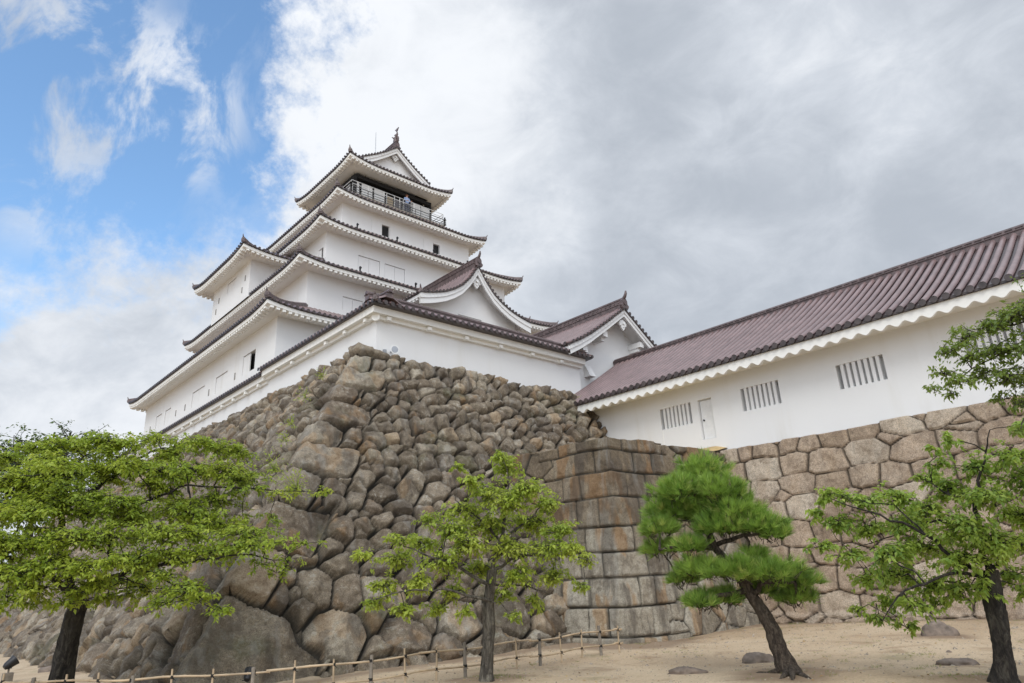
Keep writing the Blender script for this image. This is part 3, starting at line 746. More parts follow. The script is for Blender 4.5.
# storey 4
h4 = [(22.62, 23.24, 25.1, 25.99, .16, 1), (27.08, 27.68, 25.1, 25.88, .16, 1)]
storey(keep, 19.5, 30.5, 37.4, 48.0, 23.5, 26.9, h4)
for a, z0, z1 in ((21.78, 25.1, 26.04), (26.2, 25.1, 25.99)):
    mb = MB(); mb.box((a, 37.37, z0-.02), (a+.83, 37.395, z1)); under(mb.build('shutter', [PL], None), keep)
skirt(keep, ext(18.5, 36.4), 26.86, 3.0, .52, .28, 1.0)
# storey 5: open gallery with balcony
yb, xb0, xb1 = 38.72, 20.8, 29.2
mb = MB(); mb.box((xb0, yb, 28.5), (xb1, 2*CY-yb, 28.68)); mb.box((xb0+.25, yb+.25, 28.0), (xb1-.25, 2*CY-yb-.25, 28.5))
under(mb.build('balcony', [M['post']], None), keep)
mb = MB()
for (p, q) in (((xb0, yb), (xb1, yb)), ((xb0, yb), (xb0, 2*CY-yb)), ((xb1, yb), (xb1, 2*CY-yb))):
    p = Vector((*p, 0)); q = Vector((*q, 0)); L = (q-p).length; d = (q-p)/L
    for z, w in ((29.20, .045), (28.98, .03), (28.78, .045)): mb.beam(p+Vector((0, 0, z))-d*.15, q+Vector((0, 0, z))+d*.15, w, w)
    n = 6
    for k in range(n+1):
        w_ = .022 if 0 < k < n else .04; c = p+d*L*k/n; mb.box((c.x-w_, c.y-w_, 28.66), (c.x+w_, c.y+w_, 29.22 if 0 < k < n else 29.42))
under(mb.build('railing', [M['rail']], None), keep)
mb = MB()     # safety rail of thin white tubes above the timber rail
for (p, q) in (((xb0+.1, yb+.1), (xb1-.1, yb+.1)), ((xb0+.1, yb+.1), (xb0+.1, 44)), ((xb1-.1, yb+.1), (xb1-.1, 44))):
    p = Vector((*p, 0)); q = Vector((*q, 0)); L = (q-p).length; n = int(L/1.2)
    for z in (29.45, 29.72): mb.tube([p+Vector((0, 0, z)), q+Vector((0, 0, z))], .024, 5)
    for k in range(n+1): c = p.lerp(q, k/n); mb.tube([c+Vector((0, 0, 28.7)), c+Vector((0, 0, 29.72))], .022, 5)
under(mb.build('safety_rail', [M['panel']], None), keep)
x50, x51, y50 = 21.55, 28.45, 39.6
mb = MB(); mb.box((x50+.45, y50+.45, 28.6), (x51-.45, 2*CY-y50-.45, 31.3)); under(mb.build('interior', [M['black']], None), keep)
mb = MB()      # posts, sill and head of the gallery wall
for x in (x50, x51): mb.box((x-.07, y50-.02, 28.6), (x+.07, y50+.14, 30.75))
for y in np.arange(y50, 46, 1.2): mb.box((x50-.02, y-.07, 28.6), (x50+.14, y+.07, 30.75)); mb.box((x51-.14, y-.07, 28.6), (x51+.02, y+.07, 30.75))
mb.box((x50-.04, y50-.04, 30.62), (x51+.04, y50+.2, 30.9)); mb.box((x50-.04, y50+.2, 30.62), (x50+.2, 46, 30.9)); mb.box((x51-.2, y50+.2, 30.62), (x51+.04, 46, 30.9))
under(mb.build('gallery_frame', [M['black']], None), keep)
wid = [(.1, .42), (.6, 1.55), (1.68, 2.62), (2.75, 2.85), (3.45, 3.55), (4.25, 4.36), (5.0, 5.1), (5.15, 5.95), (5.98, 6.8)]
for a, b in wid:
    mb = MB(); mb.box((x50+a+.02, y50+.03, 28.7), (x50+b-.02, y50+.08, 30.28)); under(mb.build('sliding_panel', [M['panel']], None), keep)
for y in (39.75, 41.0, 42.2, 43.5):
    mb = MB(); mb.box((x50+.03, y, 28.7), (x50+.08, y+1.0, 30.25)); under(mb.build('sliding_panel', [M['panel']], None), keep)
for a, b, nm_, c_ in ((2.9, 3.42, 'tan_screen', (.45, .36, .24)), (3.6, 4.2, 'grey_screen', (.20, .19, .20)), (4.4, 4.95, 'blue_grey_screen', (.24, .25, .29))):
    mb = MB(); mb.box((x50+a, y50+.12, 28.7), (x50+b, y50+.16, 30.15)); under(mb.build(nm_, [simple(nm_, c_, .5)], None), keep)
# top roof: hip part, then gabled part
e5 = ext(20.36, 38.28)
skirt(keep, e5, 31.33, 1.55, .62, .34, 1.25, ridge_s=1.0)
prof5 = [(0, 34.55), (.9, 33.83), (1.8, 33.18), (2.6, 32.70), (3.15, 32.36)]
top, zf5 = gable_roof(keep, 'Y', CX, 39.25, 2*CY-39.25, prof5, ridge=(.40, .62), eave=False, board=.46, horn=0, back=False)
gable_wall(keep, 'Y', CX, 39.75, zf5, 3.1, 31.9); pendant(keep, (CX, 39.5, 33.75), .9)
def shachi(y, dy):
    """dolphin-like roof fish standing on its head, tail up"""
    mb = MB(); z = 35.05
    P = [(0, z+.05), (.12*dy, z+.22), (.10*dy, z+.45), (-.05*dy, z+.66), (-.16*dy, z+.84), (-.12*dy, z+1.02)]
    mb.tube([(CX, y+a, b) for a, b in P], [.17, .19, .15, .11, .07, .04], 8)
    t = Vector((CX, y-.12*dy, z+1.0))
    for s in (-1, 0, 1): mb.prism([t, t+Vector((.05, (.10+s*.16)*dy, .28)), t+Vector((.05, (.0+s*.22)*dy, .34)), t+Vector((0, (-.06+s*.05)*dy, .02))], (-.08, 0, 0))
    for b, l in ((z+.28, .30), (z+.5, .26), (z+.7, .2)): mb.prism([(CX-.02, y+.1*dy, b), (CX-.02, y+(.1+l)*dy, b+.18), (CX-.02, y+.08*dy, b+.2)], (.05, 0, 0)); mb.prism([(CX-.02, y-.08*dy, b), (CX-.02, y-(.02+l)*dy, b+.2), (CX-.02, y-.1*dy, b+.18)], (.05, 0, 0))
    for s in (-1, 1): mb.prism([(CX+s*.15, y, z+.25), (CX+s*.36, y+.05*dy, z+.45), (CX+s*.17, y, z+.45)], (0, .04, 0))
    o = mb.build('roof_fish', [M['ridge']], None); o.parent = top; o.location = (0, 0, 0)
    mb = MB(); ornament(mb, (CX, y-.1*dy, 34.5), (0, -dy), 1.35); o = mb.build('ridge_ornament', [M['ridge']], None); o.parent = top; o.location = (0, 0, 0)
shachi(39.45, 1); shachi(2*CY-39.45, -1)
mb = MB(); mb.tube([(CX, 42.6, 35.0), (CX, 42.6, 37.9)], [.035, .02], 6); under(mb.build('lightning_rod', [M['steel']], None), keep)
# little clamps standing on the eaves
for x, y, z in ((18.6, 33.1, 19.5), (22.6, 33.1, 19.5), (19.2, 34.7, 23.35), (22.2, 34.7, 23.35), (25.2, 34.7, 23.35), (28.2, 34.7, 23.35), (16.5, 30.56, 15.15)):
    mb = MB(); mb.box((x-.035, y, z), (x+.035, y+.08, z+.36)); mb.box((x-.05, y-.05, z+.22), (x+.06, y+.08, z+.30)); under(mb.build('eave_lamp', [M['iron']], None), keep)
# tower bay on the left face
storey(keep, 14.58, 17.6, 39.95, 46.45, 19.28, 22.1, (), [(42.3, 43.84, 20.75, 21.5, .1, 0)])
window(keep, 'W', 14.58, 42.3, 43.84, 20.75, 21.5, 'closed')
skirt(keep, (13.55, 21.0, 38.75, 47.75), 22.02, 4.4, .46, .30, 1.05, only='SWN')
# small loopholes on the left faces
for x, ys, z in ((13.04, (36.6, 40.6, 44.8, 46.6, 52.2), 12.75), (14.55, (40.6, 45.2), 20.6), (14.55, (41.0, 45.6), 19.9)):
    for y in ys:
        mb = MB(); mb.box((x, y, z), (x+.04, y+.13, z+.38)); under(mb.build('loophole', [simple('loophole_grey', (.3, .29, .27))] if 'loophole_grey' not in bpy.data.materials else [bpy.data.materials['loophole_grey']], None), keep)
# projecting annex with the big curved gable
AX = 25.05
storey(keep, 21.3, 28.75, 30.6, 34.2, 9.0, 17.75, [(24.0, 25.85, 16.6, 17.2, .1, 0)])
window(keep, 'S', 30.6, 24.0, 25.85, 16.6, 17.2, 'closed')
profA = [(0, 20.45), (.3, 20.02), (.65, 19.50), (1.25, 18.85), (1.9, 18.40), (2.6, 18.05), (3.3, 17.83), (3.9, 17.68), (4.38, 17.60)]
ra, zfa = gable_roof(keep, 'Y', AX, 29.8, 37.4, profA, ridge=(.36, .62), board=.52, over=.6, horn=1.0, knob=.28)
gable_wall(keep, 'Y', AX, 30.6, zfa, 3.75, 17.75); pendant(keep, (AX, 30.0, 19.45), 1.1)
for s in (-1, 1): mb = MB(); ornament(mb, (AX+s*4.3, 29.9, 17.62), (s*.7, -.7), .6); under(mb.build('ridge_ornament', [M['ridge']], None), keep)

# =================================================================== plaster parapet on the stone base
par = empty('parapet_wall', (12.37, 20.7, 9.0)); tag(par, 'white plaster parapet with short tiled roof along the boulder wall top', 'wall')
mb = MB()
wall_face(mb, (12.37, 20.7, 0), (1, 0, 0), (0, -1, 0), 11.15, 8.7, 11.2); wall_face(mb, (12.37, 20.7, 0), (0, 1, 0), (-1, 0, 0), 36.0, 8.7, 11.2)
mb.quad((23.52, 20.7, 8.7), (23.52, 21.6, 8.7), (23.52, 21.6, 11.2), (23.52, 20.7, 11.2))
under(mb.build('wall', [PL], None), par)
mb = MB()      # plastered cornice in two steps and corbels
mb.box((12.02, 20.35, 11.16), (23.6, 20.72, 11.44)); mb.box((12.22, 20.55, 11.02), (23.55, 20.71, 11.16))
mb.box((12.02, 20.72, 11.16), (12.39, 30.3, 11.44)); mb.box((12.22, 20.71, 11.02), (12.38, 30.3, 11.16))
mb.box((12.12, 30.3, 11.0), (12.39, 56.6, 11.27)); mb.box((12.27, 30.3, 10.86), (12.38, 56.6, 11.0))
for x in np.arange(12.75, 23.3, 1.86): mb.box((x-.09, 20.42, 11.0), (x+.09, 20.69, 11.14))
for y in np.arange(21.1, 30, 1.55): mb.box((12.08, y-.09, 11.0), (12.36, y+.09, 11.14))
for y in np.arange(31, 56, 1.55): mb.box((12.13, y-.09, 10.84), (12.36, y+.09, 10.98))
mb.disc((12.3, 20.6, 11.06), (-.7, -.7, 0), .16, .1, 10)
under(mb.build('cornice', [PO], None), par)
def strip_roof(root, p, q, tdir, z, run=.95, slope=.5, pitch=.30, both=True, cap0=True):
    """narrow tiled roof along a wall from p to q; tdir = inward"""
    p = Vector((*p, z)); q = Vector((*q, z)); L = (q-p).length; d = (q-p)/L; t = Vector((*tdir, 0)); tl = MB()
    up = Vector((0, 0, 1))
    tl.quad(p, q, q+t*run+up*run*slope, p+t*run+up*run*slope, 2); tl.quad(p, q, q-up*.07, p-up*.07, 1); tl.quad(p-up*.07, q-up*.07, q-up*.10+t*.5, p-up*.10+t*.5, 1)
    if both: tl.quad(p+t*run*2, q+t*run*2, q+t*run+up*run*slope, p+t*run+up*run*slope, 0)
    n = int(L/pitch)
    for k in range(n+1):
        c = p+d*(.05+k*pitch); tl.tube([c-t*.04+up*.01, c+t*run+up*(run*slope+.01)], .078, 6, 0, caps=False, half=True); tl.disc(c-t*.05, -t, .088, .03, 8, 1)
        if both: tl.tube([c+t*(2*run)+up*.01, c+t*run+up*(run*slope+.01)], .078, 6, 0, caps=False, half=True)
    r = tl.build('roof', [TI, TE, TV], None); under(r, root)
    mb = MB(); a = p+t*run+up*(run*slope); b = q+t*run+up*(run*slope)
    mb.beam(a+up*.02-d*.05, b+up*.02+d*.05, .28, .2); mb.beam(a+up*.14-d*.08, b+up*.14+d*.08, .33, .04); mb.tube([a+up*.2-d*.08, b+up*.2+d*.08], .09, 8)
    if cap0: ornament(mb, a-d*.1, -d, .5)
    h = mb.build('ridge', [M['ridge']], None); h.parent = r; h.location = (0, 0, 0)
    return r
strip_roof(par, (12.0, 20.1), (23.85, 20.1), (0, 1), 11.50, .62, .5, cap0=False)
strip_roof(par, (11.92, 20.1), (11.92, 30.35), (1, 0), 11.50, .62, .5, cap0=False)
strip_roof(par, (12.0, 30.35), (12.0, 56.8), (1, 0), 11.32, .62, .5, cap0=False)
mb = MB(); a = Vector((11.9, 20.05, 11.54)); b = Vector((12.6, 20.75, 11.86)); mb.beam(a, b, .2, .14); mb.tube([a+Vector((0, 0, .10)), b+Vector((0, 0, .10))], .08, 8); ornament(mb, a, (-.7, -.7), .40); under(mb.build('hip_ridge', [M['ridge']], None), par)

# =================================================================== small gabled gatehouse between keep and corridor
gh = empty('gatehouse', (26.5, 21.0, 9.0)); tag(gh, 'small white building with plain tiled gable wedged between keep and corridor', 'building')
mb = MB(); wall_face(mb, (23.53, 20.95, 0), (1, 0, 0), (0, -1, 0), 6.0, 8.6, 12.2); mb.quad((23.53, 20.95, 8.6), (23.53, 31, 8.6), (23.53, 31, 12.2), (23.53, 20.95, 12.2)); mb.quad((29.53, 20.95, 5), (29.53, 31, 5), (29.53, 31, 12.2), (29.53, 20.95, 12.2))
under(mb.build('wall', [PL], None), gh)
profG = [(0, 14.62), (1.4, 13.62), (2.8, 12.68), (3.6, 12.22), (4.3, 11.88)]
rg, zfg = gable_roof(gh, 'Y', 26.5, 19.95, 31.4, profG, ridge=(.34, .55), board=.36, over=1.1, horn=.95, knob=.30)
gable_wall(gh, 'Y', 26.5, 20.95, zfg, 3.6, 12.2); pendant(gh, (26.5, 20.12, 13.82), .85)
for s in (-1, 1):
    for o, z in ((1.45, 13.12), (3.05, 12.02)):
        mb = MB(); mb.box((26.5+s*o-.16, 20.15, z-.30), (26.5+s*o+.16, 20.95, z-.02)); mb.box((26.5+s*o-.11, 20.35, z-.48), (26.5+s*o+.11, 20.95, z-.30)); under(mb.build('purlin_end', [PL], None), gh)
mb = MB(); mb.prism([(24.1, 20.55, 10.75), (24.1, 20.95, 10.75), (24.1, 20.95, 11.35), (24.1, 20.85, 11.35)], (.42, 0, 0)); under(mb.build('stone_drop_box', [PL], None), gh)

# =================================================================== long corridor building
co = empty('corridor_building', (22.3, 4.0, 5.6)); tag(co, 'long low white building with barred windows under a brown tiled roof', 'building')
mb = MB(); H = [(14.15, 15.58, 6.95, 7.77), (10.56, 12.02, 6.95, 7.78), (7.08, 8.55, 6.95, 7.76), (3.42, 4.88, 6.95, 7.76), (-.25, 1.2, 6.95, 7.76), (-4.0, -2.55, 6.95, 7.76)]
D_ = (13.24, 13.83, 6.24, 7.76)
y0c, y1c = -10.0, 20.9
wall_face(mb, (22.3, y0c, 0), (0, 1, 0), (-1, 0, 0), y1c-y0c, 5.2, 8.45, [(a-y0c, b-y0c, c, d, .34, 0) for a, b, c, d in H]+[(D_[0]-y0c, D_[1]-y0c, D_[2], D_[3], .16, 0)])
mb.quad((31, y0c, 5.2), (31, y1c, 5.2), (31, y1c, 8.45), (31, y0c, 8.45)); mb.quad((22.3, y0c, 5.2), (31, y0c, 5.2), (31, y0c, 8.45), (22.3, y0c, 8.45))
under(mb.build('wall', [PL], None), co)
for a, b, c, d in H: window(co, 'W', 22.3, a, b, c, d, 'bars')
mb = MB(); mb.box((22.41, D_[0]+.04, D_[2]+.03), (22.45, D_[1]-.04, D_[3]-.05)); dd = under(mb.build('door', [M['panel']], None), co)
mb = MB(); mb.disc((22.41, D_[1]-.12, 6.98), (-1, 0, 0), .035, .04, 8); k_ = mb.build('handle', [M['iron']], None); k_.parent = dd
mb = MB(); mb.box((22.29, 15.545, 5.3), (22.305, 15.56, 6.95)); under(mb.build('wall_seam', [PO], None), co)
profC = [(0, 11.80), (1.3, 10.97), (2.6, 10.16), (3.9, 9.40), (5.3, 8.63)]
rc, zfc = gable_roof(co, 'Y', 26.6, y0c-.5, 20.93, profC, verge=False, ridge=(.36, .22), eave=False, horn=0, pitch=.305, white=False, rib=.092)
# roof seen nearest the camera: scalloped white eave board
mb = MB(); ZE = 8.63; st = .45; k = 0; y = y0c-.4; top_ = []; bot = []
while y < 19.3:
    top_.append(y); bot.append(-.37-.065*math.cos(2*math.pi*(y-y0c)/st)*1.0 if True else 0); y += st/8
xo = 21.36
def rowz(x, f): return [(x, yy, f(i)) for i, yy in enumerate(top_)]
mb.grid([rowz(xo, lambda i: ZE-.07), rowz(xo, lambda i: ZE+bot[i]), rowz(xo+.12, lambda i: ZE+bot[i]), rowz(xo+.12, lambda i: ZE-.20), rowz(22.35, lambda i: ZE-.22)])
under(mb.build('eave', [PO], None), co)

# loudspeaker on the parapet
sp = MB(); c = Vector((12.98, 20.45, 9.86)); n = Vector((-.25, -1, .0)).normalized()
sp.tube([c+n*.12, c+n*.10, c-n*.02, c-n*.16], [.17, .165, .09, .05], 14); sp.disc(c+n*.115, n, .13, .01, 12, 1)
sp.beam(c-n*.16, (12.98, 20.69, 9.86), .05, .05, m=1); sp.box((12.66, 20.62, 9.76), (12.78, 20.70, 9.90), 1)
tag(sp.build('loudspeaker', [M['panel'], M['steel']]), 'round grey loudspeaker fixed low on the parapet near its corner', 'loudspeaker')

